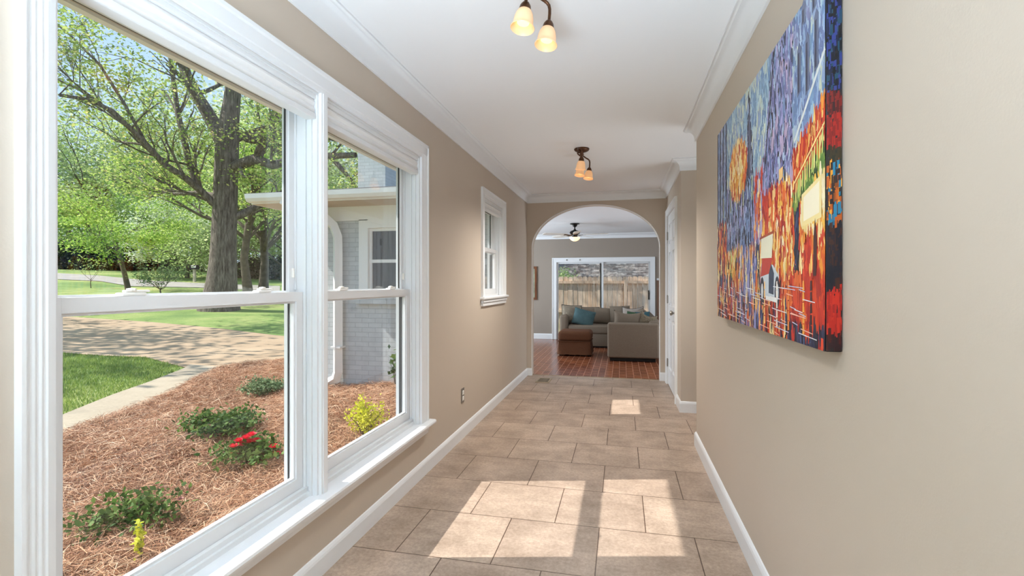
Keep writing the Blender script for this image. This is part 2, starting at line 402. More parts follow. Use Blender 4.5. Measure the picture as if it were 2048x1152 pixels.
W12 = dict(y0=.845, y1=2.905, z0=.345, z1=2.05)
W3 = dict(y0=4.375, y1=5.10, z0=1.12, z1=2.05)
b = MB()   # window wall with its two openings
b.box(XO, XL, YN, W12['y0'], -.4, ZC+.2)
b.box(XO, XL, W12['y0'], W12['y1'], -.4, W12['z0']-.03); b.box(XO, XL, W12['y0'], W12['y1'], W12['z1'], ZC+.2)
b.box(XO, XL, W12['y1'], W3['y0'], -.4, ZC+.2)
b.box(XO, XL, W3['y0'], W3['y1'], -.4, W3['z0']-.03); b.box(XO, XL, W3['y0'], W3['y1'], W3['z1'], ZC+.2)
b.box(XO, XL, W3['y1'], YA+.1, -.4, ZC+.2)
struct(b.build('wall_left', M['wall']))
b = MB(); b.box(XR, XR+.12, YN, NY0, 0, ZC+.1); b.box(XR+.12, NX, NY0-.12, NY0, 0, ZC+.1); struct(b.build('wall_right', M['wall']))
b = MB(); b.box(XR, XR+.12, NY1, 5.335, 0, ZC+.1); b.box(XR, XR+.12, 6.31, YA, 0, ZC+.1); b.box(XR, XR+.12, 5.335, 6.31, 2.075, ZC+.1)
b.box(XR+.12, NX, NY1, NY1+.12, 0, ZC+.1); struct(b.build('wall_closet', M['wall']))
struct(MB().box(NX, NX+.12, NY0-.12, NY1+.12, 0, ZC+.1).build('wall_entry', M['wall']))
struct(MB().box(XO, XR+.12, YN-.12, YN, 0, ZC+.1).build('wall_back', M['wall']))

# arch wall
AX0, AX1, AZS, AB = -1.185, .478, 1.72, .562
def arch_pts(x0, x1, zs, bb, n=40):
    cx, a = (x0+x1)/2, (x1-x0)/2
    return [(cx-a*math.cos(PI*i/n), zs+bb*math.sin(PI*i/n)) for i in range(n+1)]
AP = [(AX0, 0)]+arch_pts(AX0, AX1, AZS, AB)+[(AX1, 0)]
b = MB(); T = .14
def archwall(y, flip):
    xs = [p[0] for p in AP[1:-1]]; zs = [p[1] for p in AP[1:-1]]
    vs = []; fs = []
    for x, z in zip(xs, zs): vs += [(x, y, z), (x, y, ZC+.1)]
    for i in range(len(xs)-1): fs.append([2*i, 2*i+2, 2*i+3, 2*i+1])
    n0 = len(vs); vs += [(XL-.05, y, 0), (AX0, y, 0), (XL-.05, y, ZC+.1), (AX1, y, 0), (LX1, y, 0), (LX1, y, ZC+.1)]
    fs.append([n0, n0+1, 0, 1, n0+2]); k = 2*(len(xs)-1); fs.append([n0+3, n0+4, n0+5, k+1, k])
    return vs, [f[::-1] for f in fs] if flip else fs
vs, fs = archwall(YA, False); b.add(vs, fs); vs, fs = archwall(YA+T, True); b.add(vs, fs)
vs = []; fs = []
for x, z in AP: vs += [(x, YA, z), (x, YA+T, z)]
for i in range(len(AP)-1): fs.append([2*i, 2*i+1, 2*i+3, 2*i+2])
b.add(vs, fs); struct(b.build('wall_arch', M['wall'], smooth=40))
# thin rounded bead round the arch
b = MB(); b.tube([(x, YA-.002, z) for x, z in AP], .005, 6); struct(b.build('trim_3', M['ceiling'], smooth=60))

# floors and ceilings
struct(MB().box(XO, XR+.12, YN, YA+.055, -.12, 0).box(XR+.12, NX+.12, NY0, NY1, -.12, 0).build('floor', M['tile']))
struct(MB().box(LX0, LX1, YA+.055, LY+.12, -.12, -.002).build('floor_living', M['paver']))
struct(MB().box(XO, XR+.12, YN, YA, ZC, ZC+.1).box(XR+.12, NX+.12, NY0-.1, NY1+.1, ZC, ZC+.1).build('ceiling', M['ceiling']))
struct(MB().box(LX0, LX1, YA+T, LY+.1, LZ, LZ+.1).build('ceiling_living', M['ceiling']))
# living room walls with the sliding door opening
SX0, SX1, SZ = -1.42, .60, 1.72
b = MB(); b.box(LX0, SX0, LY, LY+.15, 0, LZ+.1); b.box(SX1, LX1, LY, LY+.15, 0, LZ+.1); b.box(SX0, SX1, LY, LY+.15, SZ, LZ+.1)
struct(b.build('wall_living_back', M['taupe']))
struct(MB().box(LX0-.12, LX0, YA+T, LY, 0, LZ+.1).build('wall_living_left', M['taupe']))
struct(MB().box(LX1, LX1+.12, YA+T, LY, 0, LZ+.1).build('wall_living_right', M['taupe']))
struct(MB().box(.735, LX1, LY-.012, LY, .0, 1.32).build('trim_4', M['brown']))
struct(MB().sweep([(.735, LY), (LX1, LY)], [(0, 1.315), (.02, 1.315), (.03, 1.33), (.03, 1.35), (.015, 1.36), (0, 1.362)]).build('trim_5', M['trim']))

# crown moulding
def crown(z, h=.1, p=.085):
    pr = [(0, -h), (.012, -h), (.014, -h+.012)]
    for i in range(7):
        a = PI/2*i/6; pr.append((.014+(p-.028)*(1-math.cos(a)), -h+.02+(h-.04)*math.sin(a)))
    pr += [(p-.01, -.016), (p-.006, -.012), (p, -.010), (p, 0), (0, 0)]
    return [(o, z+q) for o, q in pr]
cr = MB().sweep([(XL, YN), (XL, YA), (XR, YA), (XR, NY1), (NX, NY1), (NX, NY0), (XR, NY0), (XR, YN)], crown(ZC, .108, .085))
struct(cr.build('trim_1', M['trim'], smooth=30))
struct(MB().sweep([(LX0, LY), (LX1, LY)], crown(LZ, .1, .09)).build('trim_2', M['trim'], smooth=30))
# baseboards
BP = [(0, 0), (.015, 0), (.015, .075), (.012, .085), (.006, .095), (0, .098)]
struct(MB().sweep([(XL, YN), (XL, YA), (AX0, YA)], BP).build('baseboard_left', M['trim']))
BP2 = [(0, 0), (.015, 0), (.015, .085), (.012, .097), (.006, .106), (0, .108)]
struct(MB().sweep([(NX, NY0), (XR, NY0), (XR, YN)], BP2).build('baseboard_right', M['trim']))
struct(MB().sweep([(XR, 5.27), (XR, NY1), (NX, NY1)], BP2).build('baseboard_entry', M['trim']))
struct(MB().sweep([(AX1, YA), (XR, YA), (XR, 6.385)], BP2).build('baseboard_arch', M['trim']))
struct(MB().sweep([(LX0, LY), (-1.51, LY)], [(o, z*1.12) for o, z in BP2]).build('baseboard_living', M['trim']))
struct(MB().box(AX0-.02, AX1+.02, YA+.04, YA+.062, 0, .004).build('trim_6', M['ventmetal']))

# ------------------------------------------------------------------ windows in the left wall
def casing_y(b, y0, y1, z0, z1, flip=False):
    """vertical fluted casing on the left wall"""
    w_ = y1-y0; n = 5
    pr = [(y0, 0), (y0, .013)]
    if not flip: pr = [(y0, 0), (y0, .022), (y0+w_*.12, .022), (y0+w_*.17, .016)]
    else: pr = [(y0, 0), (y0, .012)]
    k = 3
    for i in range(k):
        a = y0+w_*(.22+.56*i/k); c_ = y0+w_*(.22+.56*(i+1)/k)
        pr += [(a, .016), (a+.004, .0135), (c_-.006, .0135), (c_-.002, .016)]
    if not flip: pr += [(y1, .012), (y1, 0)]
    else: pr += [(y1-w_*.17, .016), (y1-w_*.12, .022), (y1, .022), (y1, 0)]
    vs = [(XL+d, y, z) for z in (z0, z1) for y, d in pr]; m = len(pr)
    fs = [[i, (i+1) % m, (i+1) % m+m, i+m] for i in range(m)]+[list(range(m))[::-1], [i+m for i in range(m)]]
    return b.add(vs, fs)
def casing_head(b, y0, y1, z0, z1):
    pr = [(z0, 0), (z0, .012), (z0+.02, .012), (z0+.024, .016), (z1-.02, .016), (z1-.014, .022), (z1, .022), (z1, 0)]
    vs = [(XL+d, y, z) for y in (y0, y1) for z, d in pr]; m = len(pr)
    return b.add(vs, [[i, i+m, (i+1) % m+m, (i+1) % m] for i in range(m)]+[list(range(m)), [i+m for i in range(m)][::-1]])
b = MB()
casing_y(b, .775, .845, .345, 2.14); casing_y(b, 2.905, 3.003, .345, 2.14, True); casing_head(b, .7740, 3.004, 2.0505, 2.1412)
b.box(XL-.08, XL+.0125, 1.84, 1.885, .345, 2.06); b.box(XL, XL+.0165, 1.85, 1.875, .345, 2.051)
struct(b.build('trim_7', M['trim'], label='white fluted casing round the double window'))
b = MB(); STP = [(0, .318), (.048, .318), (.058, .323), (.061, .332), (.058, .341), (.048, .345), (0, .345)]
b.add([(XL-.06, y, z) if o == 0 else (XL+o, y, z) for y in (.745, 3.035) for o, z in STP],
      [[i, (i+1) % 7, (i+1) % 7+7, i+7] for i in range(7)]+[list(range(7)), [i+7 for i in range(7)][::-1]])
b.box(XL-.06, XL, .847, 2.903, .315, .3449)
AP_ = [(0, .262), (.012, .262), (.014, .275), (.02, .285), (.02, .305), (.03, .312), (.03, .318), (0, .318)]
b.add([(XL+o, y, z) for y in (.765, 3.01) for o, z in AP_], [[i, (i+1) % 8, (i+1) % 8+8, i+8] for i in range(8)]+[list(range(8)), [i+8 for i in range(8)][::-1]])
struct(b.build('trim_8', M['trim'], smooth=25))

XLS, XUS = -1.317, -1.359     # inner faces of lower and upper sash
def sash(b, x, y0, y1, z0, z1, st, rb, rt, th=.034):
    b.box(x-th, x, y0, y0+st, z0, z1); b.box(x-th, x, y1-st, y1, z0, z1)
    b.box(x-th, x, y0+st, y1-st, z0, z0+rb); b.box(x-th, x, y0+st, y1-st, z1-rt, z1)
    e = .008   # glazing bead
    b.box(x-th*.7, x-.008, y0+st, y0+st+e, z0+rb, z1-rt); b.box(x-th*.7, x-.008, y1-st-e, y1-st, z0+rb, z1-rt)
    b.box(x-th*.7, x-.008, y0+st, y1-st, z0+rb, z0+rb+e); b.box(x-th*.7, x-.008, y0+st, y1-st, z1-rt-e, z1-rt)
def window(idx, y0, y1, z0, z1, zm, st=.05):
    b = MB(); j = .012
    b.box(XO-.0, XL-.0005, y0, y0+j, z0, z1); b.box(XO, XL-.0005, y1-j, y1, z0, z1); b.box(XO, XL-.0005, y0+j, y1-j, z1-j, z1)
    # jamb tracks (stops) and sill
    for ya, yb in ((y0+j, y0+j+.009), (y1-j-.009, y1-j)):
        b.box(XLS+.002, XLS+.012, ya, yb, z0+.02, z1-j); b.box(XUS+.001, XUS+.007, ya, yb, zm+.04, z1-j); b.box(XL-.03, XL-.022, ya, yb, z0+.001, z1-j)
    b.box(XO, XLS+.014, y0+j, y1-j, z0-.028, z0+.022); b.box(XLS+.002, XLS+.02, y0+j, y1-j, z0-.0, z0+.036); b.box(XLS+.02, XLS+.032, y0+j, y1-j, z0, z0+.018)
    fr = struct(b.build(f'window_{idx}', M['vinyl']))
    ORG[fr.name] = Vector((0,0,0))
    lo = MB(); sash(lo, XLS, y0+j, y1-j, z0+.022, zm+.03, st, .06, .038)
    so_ = lo.build('lower_sash', M['vinyl'], fr)
    MB().box(XLS-.02, XLS-.016, y0+j+st, y1-j-st, z0+.082, zm-.008).build('pane', M['glass'], so_)
    up_ = MB(); sash(up_, XUS, y0+j, y1-j, zm-.005, z1-j, st-.008, .032, .055)
    su = up_.build('upper_sash', M['vinyl'], fr)
    MB().box(XUS-.02, XUS-.016, y0+j+st-.008, y1-j-st+.008, zm+.027, z1-j-.055).build('pane', M['glass'], su)
    g = MB(); g.box(XUS-.018, XUS-.009, y1-j-st-.002, y1-j-st+.008, zm+.03, z1-j-.055); g.box(XUS-.03, XUS-.006, y0+j+st, y1-j-st, z1-j-.063, z1-j-.0555)
    g.box(XLS-.034, XLS-.0345+.0, y1-j-st-.010, y1-j-st-.0005, z0+.085, zm-.01); g.box(XUS-.03, XUS-.002, y1-j-.012, y1-j-.001, z0+.03, zm-.02)
    g.build('weather_strip', M['dark_gap'], fr)
    if y1-y0 > .85:
        L = y1-y0
        for fy in (.25, .76):
            yc = y0+L*fy; k = MB(); k.rbox(XLS-.034, XLS-.004, yc-.035, yc+.035, zm+.03, zm+.040, .004); k.rbox(XLS-.028, XLS-.010, yc-.02, yc+.05, zm+.040, zm+.047, .003)
            k.lathe([(.0, .0), (.012, 0), (.012, .006), (0, .008)], (XLS-.018, yc, zm+.045), 12)
            k.build('sash_lock', M['whiteplastic'], fr, smooth=35)
        k = MB(); k.rbox(XUS+.0, XUS+.01, y1-j-.030, y1-j-.018, zm+.09, zm+.13, .003); k.build('tilt_latch', M['whiteplastic'], fr)
    return fr
window(1, .845, 1.84, .345, 2.05, 1.176)
window(2, 1.885, 2.905, .345, 2.05, 1.176)
window(3, 4.375, 5.10, 1.10, 2.05, 1.572, .045)
b = MB(); casing_y(b, 4.285, 4.375, 1.12, 2.13); casing_y(b, 5.10, 5.20, 1.12, 2.13, True); casing_head(b, 4.284, 5.201, 2.0505, 2.1312)
struct(b.build('trim_9', M['trim']))
b = MB(); b.rbox(XL-.06, XL+.045, 4.255, 5.235, 1.095, 1.12, .008); b.box(XL, XL+.02, 4.285, 5.2, 1.035, 1.095); b.box(XL, XL+.03, 4.285, 5.2, 1.07, 1.095)
struct(b.build('trim_10', M['trim']))

# pleated shades pulled up into the window heads
def shade_unit(y0, y1, z0, z1, label, xf=XL-.004):
    t = thing('window_shade', label, 'window shade', (xf-.02, (y0+y1)/2, z1), 'raised window shades')
    b = MB(); b.rbox(xf-.05, xf, y0, y1, z1-.028, z1, .004); b.build('headrail', M['vinyl'], t)
    n = 2; vs = []; fs = []
    zz = [z0+.026+(z1-.028-z0-.026)*i/(2*n) for i in range(2*n+1)]
    prof = [(xf-.004-(0 if i % 2 else .007), z) for i, z in enumerate(zz)]
    prof = prof+[(xf-.046, zz[-1]), (xf-.046, zz[0])]
    m = len(prof); vs = [(x, y, z) for y in (y0+.003, y1-.003) for x, z in prof]
    fs = [[i, i+m, (i+1) % m+m, (i+1) % m] for i in range(m)]+[list(range(m)), [i+m for i in range(m)][::-1]]
    MB().add(vs, fs).build('pleated_fabric', M['shade'], t)
    b = MB(); b.rbox(xf-.048, xf+.001, y0+.001, y1-.001, z0, z0+.025, .005); b.build('bottom_rail', M['vinyl'], t)
    return t
shade_unit(.86, 1.828, 1.935, 2.048, 'white pleated shade raised at the top of the nearest, leftmost window')
shade_unit(1.9, 2.89, 1.935, 2.048, 'white pleated shade raised at the top of the right half of the double window')
shade_unit(4.39, 5.088, 1.95, 2.048, 'short white pleated shade at the top of the small far window')

# ------------------------------------------------------------------ eave of our own roof
b = MB(); b.box(-1.94, XO, YN, 5.9, 2.262, 2.275)
struct(b.build('trim_11', M['soffit']))
b = MB(); b.box(-1.975, -1.94, YN, 5.70, 2.25, 2.40); struct(b.build('trim_12', M['fascia']))
b = MB(); b.add([(-2.03, YN, 2.40), (XR+2.2, YN, 3.3), (XR+2.2, 6.2, 3.3), (-2.03, 5.7, 2.40), (-2.03, YN, 2.43), (XR+2.2, YN, 3.33), (XR+2.2, 6.2, 3.33), (-2.03, 5.7, 2.43)], [[0,1,2,3],[4,7,6,5],[0,3,7,4],[1,5,6,2],[0,4,5,1],[3,2,6,7]])
struct(b.build('trim_13', M['shingle']))
b = MB()
for i in range(70):
    y = YN+.1+i*.12
    if y < 5.7: b.box(-1.86, -1.845, y, y+.045, 2.2605, 2.2625)
struct(b.build('trim_14', M['dark_gap']))
b = MB(); b.box(XO-.012, XO, YN, 5.9, -.4, .31); b.box(XO-.012, XO, YN, .80, .31, 2.262); b.box(XO-.012, XO, 2.95, 4.33, .31, 2.262); b.box(XO-.012, XO, 5.14, 6.2, .31, 2.262)
b.box(XO-.012, XO, 4.33, 5.14, .31, 1.06); b.box(XO-.012, XO, .80, 2.95, 2.09, 2.262)
struct(b.build('wall_outside', M['pbrickx']))

# ------------------------------------------------------------------ closet door
DY0, DY1, DZ = 5.335, 6.31, 2.075
def door():
    b = MB()
    for ya, yb in ((DY0-.07, DY0), (DY1, DY1+.07)):
        b.box(XR-.02, XR, ya, yb, 0, DZ+.07); b.box(XR-.026, XR, (ya if ya < DY0 else yb-.018), (ya+.018 if ya < DY0 else yb), 0, DZ+.07)
    b.box(XR-.02, XR, DY0, DY1, DZ, DZ+.07); b.box(XR-.026, XR, DY0-.07, DY1+.07, DZ+.052, DZ+.07)
    fr = struct(b.build('door_1', M['trim'])); ORG[fr.name] = Vector((0,0,0))
    s = MB(); x0, x1 = XR+.002, XR+.038; y0, y1 = DY0+.004, DY1-.004
    mid = (y0+y1)/2; st = .11; rails = [(.008, .22), (.82, .98), (1.62, 1.72), (DZ-.12, DZ-.004)]
    s.box(x0, x1, y0, y0+st, .008, DZ-.004); s.box(x0, x1, y1-st, y1, .008, DZ-.004)
    for a, c_ in rails: s.box(x0, x1, y0+st, y1-st, a, c_)
    for (a, c_) in ((.22, .82), (.98, 1.62), (1.72, DZ-.12)):
        s.box(x0, x1, mid-.05, mid+.05, a, c_)
        for ya, yb in ((y0+st, mid-.05), (mid+.05, y1-st)):
            s.box(x0+.014, x1, ya, yb, a, c_)
            s.rbox(x0+.003, x1, ya+.03, yb-.03, a+.03, c_-.03, .01, 1)
    d = s.build('door_leaf', M['trim'], fr)
    k = MB(); Mk = Matrix.Rotation(-PI/2, 3, 'Y')
    k.lathe([(0, 0), (.03, 0), (.03, .006), (.012, .01), (.011, .03), (.022, .038), (.027, .05), (.022, .062), (0, .066)], (x0, DY0+.07, .93), 20, Mk)
    k.build('door_knob', M['steel'], fr, smooth=35)
    for z in (.27, 1.05, 1.83):
        h = MB(); h.rbox(x0-.006, x0+.002, DY1-.035, DY1+.004, z-.045, z+.045, .002); h.tube([(x0-.008, DY1-.002, z-.05), (x0-.008, DY1-.002, z+.05)], .006, 8)
        h.build('hinge', M['steel'], fr)
door()
# side passage behind arch etc is closed by the closet's own back
struct(MB().box(XR+.7, XR+.75, 5.07, YA, 0, ZC).build('wall_closet_back', M['wall']))

# ------------------------------------------------------------------ outlet, floor register
t = thing('wall_outlet', 'steel plated double outlet low on the left wall', 'outlet', (XL, 3.75, .34))
MB().rbox(XL, XL+.006, 3.715, 3.787, .28, .398, .003).build('cover_plate', M['steel'], t)
for z in (.316, .362):
    MB().rbox(XL+.004, XL+.010, 3.735, 3.767, z-.017, z+.017, .005).build('socket', M['whiteplastic'], t)
t = thing('floor_vent', 'slatted metal floor register by the archway', 'vent', (-.97, 6.2, 0))
b = MB(); x0, x1, y0, y1 = -1.06, -.885, 6.05, 6.33
for a in ((x0, x1, y0, y0+.022), (x0, x1, y1-.022, y1), (x0, x0+.02, y0, y1), (x1-.02, x1, y0, y1)): b.box(*a, .0, .006)
b.build('frame', M['ventmetal'], t)
b = MB()
for i in range(12):
    x = x0+.024+i*(x1-x0-.05)/11; b.box(x, x+.005, y0+.02, y1-.02, .001, .0055)
b.build('slats', M['ventmetal'], t); MB().box(x0+.015, x1-.015, y0+.015, y1-.015, .0, .0008).build('duct', M['void'], t)

# ------------------------------------------------------------------ ceiling lights
def ceiling_light(cx, cy, label, power):
    t = thing('ceiling_light', label, 'ceiling light', (cx, cy, ZC), 'ceiling lights along the hall')
    C = Vector((cx, cy, ZC))
    b = MB(); b.lathe([(.0, 0), (.066, 0), (.068, -.006), (.06, -.018), (.042, -.026), (.018, -.03), (.014, -.042), (.02, -.05), (.012, -.06), (0, -.064)], C, 28)
    b.build('canopy', M['bronze'], t, smooth=40)
    for dx, dy in ((.015, -.2), (.055, .2), (-.012, .05)):
        tip = C+Vector((dx, dy, -.125)); st = C+Vector((0, 0, -.04))
        pts = []
        hv = Vector((dx, dy, 0)); side = Vector((-dy, dx, 0)).normalized()*(.03 if dy > 0 else -.03)
        ctrl = [st, st+hv*.35+side+Vector((0, 0, .012)), st+hv*.8+side*.9+Vector((0, 0, .004)), tip+Vector((0, 0, .065)), tip]
        for i in range(17):
            u = i/16*4; k = min(int(u), 3); f = u-k; p0 = ctrl[max(k-1, 0)]; p1 = ctrl[k]; p2 = ctrl[k+1]; p3 = ctrl[min(k+2, 4)]
            pts.append(.5*((2*p1)+(p2-p0)*f+(2*p0-5*p1+4*p2-p3)*f*f+(3*p1-p0-3*p2+p3)*f**3))
        pts[-1] = tip.copy()
        ar = MB(); ar.tube(pts, .0065, 10); a_ = ar.build('arm', M['bronze'], t, smooth=50)
        tilt = Matrix.Rotation(math.radians(6), 3, 'Y') @ Matrix.Rotation(math.radians(-8 if dy > 0 else 8), 3, 'X')
        cp = MB(); cp.lathe([(0, .004), (.008, .004), (.014, -.002), (.021, -.014), (.024, -.03), (.024, -.036), (0, -.036)], tip, 18, tilt); cp.build('socket_cup', M['bronze'], t, smooth=40)
        sh = MB(); o1 = [(.018, -.028), (.026, -.034), (.033, -.048), (.037, -.066), (.0385, -.084), (.040, -.092), (.047, -.104), (.0455, -.106), (.037, -.094), (.035, -.084), (.033, -.066), (.029, -.05), (.02, -.038)]
        sh.lathe(o1, tip, 28, tilt); s_ = sh.build('lamp_shade', M['amber'], t, smooth=60)
        l = bpy.data.lights.new('lamp', 'SPOT'); l.spot_size = math.radians(157); l.spot_blend = .9; l.energy = power; l.color = (1, .94, .86); l.shadow_soft_size = 0
        lo = bpy.data.objects.new('lamp_light', l); COL.objects.link(lo); lo.location = tip+tilt @ Vector((0, 0, -.15))
        bl = MB(); bl.lathe([(0, -.04), (.012, -.042), (.018, -.06), (.024, -.078), (.024, -.083), (.0, -.088)], tip, 18, tilt); bl.build('bulb', M['bulb'], s_, smooth=60)
    return t
ceiling_light(-.345, 1.78, 'bronze ceiling light with amber bell shades, nearest and largest, cut by the top edge', 3.0)
ceiling_light(-.345, 4.36, 'smaller-looking bronze ceiling light with amber bell shades before the archway', 22)

# ------------------------------------------------------------------ canvas painting (a plain stand-in: rainy evening street in loose strokes)
def painting():
    y0, y1, z0, z1, xf = 2.885, 1.42, 1.062, 2.062, .52
    t = thing('wall_painting', 'large unframed canvas of a colourful rainy evening street on the right wall', 'painting', (XR, 2.15, z0))
    b = MB(); b.rbox(xf, XR-.001, y1, y0, z0, z1, .004); b.build('stretched_canvas', plain('painted_edge', lin(30, 24, 26), .5), t)
    R = random.Random(5)
    def L(c): return lin(*c)[:3]
    def pal(*cs_): return [c for c in cs_]
    SKY = pal((126,160,196),(156,190,214),(110,146,190),(186,208,214),(208,216,196),(146,168,204))
    BLU = pal((112,140,186),(146,174,212),(104,122,172),(172,194,220),(134,138,182))  # house blues, lightened to put glare into the upper canvas
    DBL = pal((38,48,82),(28,34,58),(60,72,112),(22,22,34))
    ORG_ = pal((225,100,40),(240,150,50),(250,200,110),(205,60,30),(255,225,160))
    RED = pal((200,45,28),(222,70,36),(172,30,22),(235,110,50))
    YEL = pal((250,225,150),(255,240,200),(245,190,80),(240,160,60))
    GRN = pal((90,130,60),(150,175,80),(50,80,50),(190,205,110))
    PUR = pal((140,140,196),(168,168,214),(118,120,176),(192,172,204))  # purples raised the same way, with glare in the colour
    REF = pal((90,110,170),(150,150,200),(60,60,110),(205,120,90),(185,60,45))
    ph = [R.uniform(0, 6.28) for _ in range(12)]
    def nz(u, v, k=0):
        return .5+.5*math.sin(9*u+ph[k]+2.2*math.sin(7*v+ph[k+1]))*math.cos(6*v+ph[k+2]+1.7*math.sin(13*u+ph[k+3]))
    def ch(L_, u, v): return L_[min(len(L_)-1, int(max(0, nz(u*5.5, v*1.1, 4)+R.gauss(0, .06))*len(L_)))]
    def region(u, v):
        if v < .17+.05*math.sin(u*9):
            if u > .8: return RED if v > .06 or nz(u*4, v*4) < .4 else DBL
            if u > .6: return ch([RED, RED, DBL, ORG_, RED, REF], u, v)
            if u > .28: return ch([REF, PUR, DBL, REF, ORG_, REF], u, v)
            return ch([REF, ORG_, DBL, RED, REF], u, v)
        if ((u-.33)/.12)**2+((v-.70)/.14)**2 < 1:
            return YEL if ((u-.33)/.07)**2+((v-.68)/.09)**2 < 1 and R.random() < .7 else ORG_
        if u < .17:
            if v > .5: return BLU if (u*40) % 2 > .7 else DBL
            return ch([ORG_, RED, DBL, YEL], u, v) if v > .2 else ORG_
        if abs(u-.47) < .035*(1.02-v)/.3 and v > .6 and v < .97: return DBL if R.random() < .6 else BLU
        sky_l = .86-.0*u
        rb = .60+.18*max(0, (v-.55))   # edge of the right hand houses
        if u < rb and v > .62+.25*max(0, abs(u-.45)-.12) and u > .17: return SKY
        if u > rb:
            aw = .60+.55*(u-.85)
            if u > .83:
                if v > aw: 
                    return BLU if nz(u*7, v*2) < .6 else SKY
                if v > aw-.13: return RED if R.random() < .6 else ORG_
                if v > aw-.19: return GRN
                if v > .34 and u > .88: return YEL
                if .84 < u < .87: return DBL
                return ORG_ if nz(u*6, v*2) < .65 else RED
            if v > .52: return (PUR if (u*60) % 2 > .8 else BLU) if R.random() < .8 else DBL
            if v > .42 and nz(u*5, v) < .5: return RED
            return ch([ORG_, YEL, RED, ORG_, YEL], u, v)
        # middle distance
        if v > .34:
            return ch([BLU, DBL, BLU, PUR, DBL], u, v) if u < .52 else ch([RED, ORG_, PUR, RED], u, v)
        if u < .3: return ch([YEL, ORG_, GRN, YEL], u, v)
        if u < .55: return ch([REF, PUR, YEL, REF, ORG_], u, v)
        return ch([ORG_, YEL, DBL, ORG_], u, v)
    vs = []; fs = []; cols = []
    def quad(u, v, du, dv, c, lift, tilt=0.):
        k = len(vs); ca, sa = math.cos(tilt), math.sin(tilt)
        pts = []
        for a, bq in ((-.5, -1), (.6, -.92), (1, -.1), (.55, .9), (-.3, 1), (-1, .2)):
            uu = u+(a*du*ca-bq*dv*sa); vv = v+(a*du*sa+bq*dv*ca)
            uu = min(.999, max(.001, uu)); vv = min(.999, max(.001, vv)); pts.append((uu, vv))
        for uu, vv in pts: vs.append((xf-.0004-lift, y0+(y1-y0)*uu, z0+(z1-z0)*vv))
        fs.append(list(range(k, k+6))); cols.extend([tuple(c)+(1,)]*6)
    def pick(u, v):
        p = region(u, v); k = int((nz(u*3, v*2.2)+R.gauss(0, .08))*len(p)); return p[max(0, min(len(p)-1, k))]
    NU, NV = 110, 76
    for i in range(NU):
        for j in range(NV):
            u, v = (i+.5)/NU, (j+.5)/NV; quad(u, v, .95/NU, .95/NV, L(pick(u, v)), .00000002*(i*NV+j))
    for k in range(26000):
        u, v = R.random(), R.random(); c = L(pick(u, v)); jt = R.uniform(.88, 1.1)
        c = tuple(min(1, x*jt) for x in c)
        low = v < .2
        til = R.gauss(0, .12 if not low else .04)
        quad(u, v, R.uniform(.0018, .0062), R.uniform(.008, .030)*(1.3 if low else 1), c, .0003+.00000004*k, til)
    lf = .0016
    def poly(pts, c, jit=.08):
        nonlocal lf
        lf += .000004; k = len(vs); c = L(c)
        for u, v in pts: vs.append((xf-.0004-lf, y0+(y1-y0)*u, z0+(z1-z0)*v))
        fs.append(list(range(k, k+len(pts)))); cols.extend([tuple(c)+(1,)]*len(pts))
    # houses' edge lines, windows, awning rim, signs, street lamps and their reflections
    for (a, c_) in (((.62, .60), (.70, .995)), ((.17, .99), (.2, .74)), ((.84, .62), (.999, .80))):
        (u0, v0), (u1, v1) = a, c_
        poly([(u0, v0), (u1, v1), (u1+.004, v1-.012), (u0+.004, v0-.012)], (40, 40, 60) if u0 < .8 else (220, 225, 225))
    for u0, v0, h in ((.86, .74, .14), (.905, .72, .16), (.95, .76, .15), (.885, .93, .06), (.94, .93, .06)):
        poly([(u0, v0), (u0+.022, v0+.01), (u0+.022, v0+h), (u0+.011, v0+h+.02), (u0, v0+h)], (96, 108, 140))
        poly([(u0+.003, v0+.01), (u0+.012, v0+.012), (u0+.012, v0+h-.01), (u0+.003, v0+h-.01)], (44, 50, 78))
    poly([(.84, .49), (.999, .605), (.999, .598), (.84, .482)], (248, 225, 150))
    for i in range(12):
        u0 = .85+i*.0125; v0 = .475+(u0-.84)*.72
        poly([(u0, v0), (u0+.006, v0+.004), (u0+.004, v0-.055), (u0-.001, v0-.06)], (196, 214, 120) if i % 2 else (235, 225, 140))
    poly([(.885, .345), (.985, .355), (.985, .47), (.885, .44)], (250, 228, 160)); poly([(.895, .36), (.975, .37), (.975, .455), (.895, .43)], (255, 244, 214))
    for u0 in (.115, .23, .31, .4, .5): poly([(u0, .52), (u0+.006, .52), (u0+.006, .62), (u0, .62)], (212, 220, 130))
    for u0, v0, s_ in ((.69, .47, .03), (.74, .52, .035), (.66, .42, .025)):
        poly([(u0, v0), (u0+s_*.8, v0+.01), (u0+s_*.8, v0+s_*1.3), (u0, v0+s_*1.2)], (246, 200, 130))
    # spire
    poly([(.455, .62), (.49, .62), (.487, .78), (.474, .95), (.46, .78)], (58, 62, 92)); poly([(.474, .62), (.49, .62), (.487, .78), (.474, .95)], (96, 104, 138))
    # lamp post, tree trunk
    poly([(.338, .2), (.345, .2), (.343, .62), (.339, .62)], (60, 36, 40))
    # parked rounded motor car, seen from the front, loosely
    cx_, cv = .665, .235
    poly([(cx_-.085, cv-.10), (cx_+.07, cv-.115), (cx_+.075, cv-.03), (cx_+.03, cv+.01), (cx_-.07, cv+.02)], (206, 216, 226))
    poly([(cx_-.075, cv-.03), (cx_-.0, cv-.02), (cx_+.03, cv+.04), (cx_-.06, cv+.05)], (196, 58, 44))
    poly([(cx_-.078, cv+.04), (cx_+.02, cv+.035), (cx_+.03, cv+.12), (cx_-.07, cv+.115)], (240, 236, 210))
    poly([(cx_-.085, cv+.112), (cx_+.035, cv+.12), (cx_+.035, cv+.13), (cx_-.085, cv+.12)], (176, 78, 40))
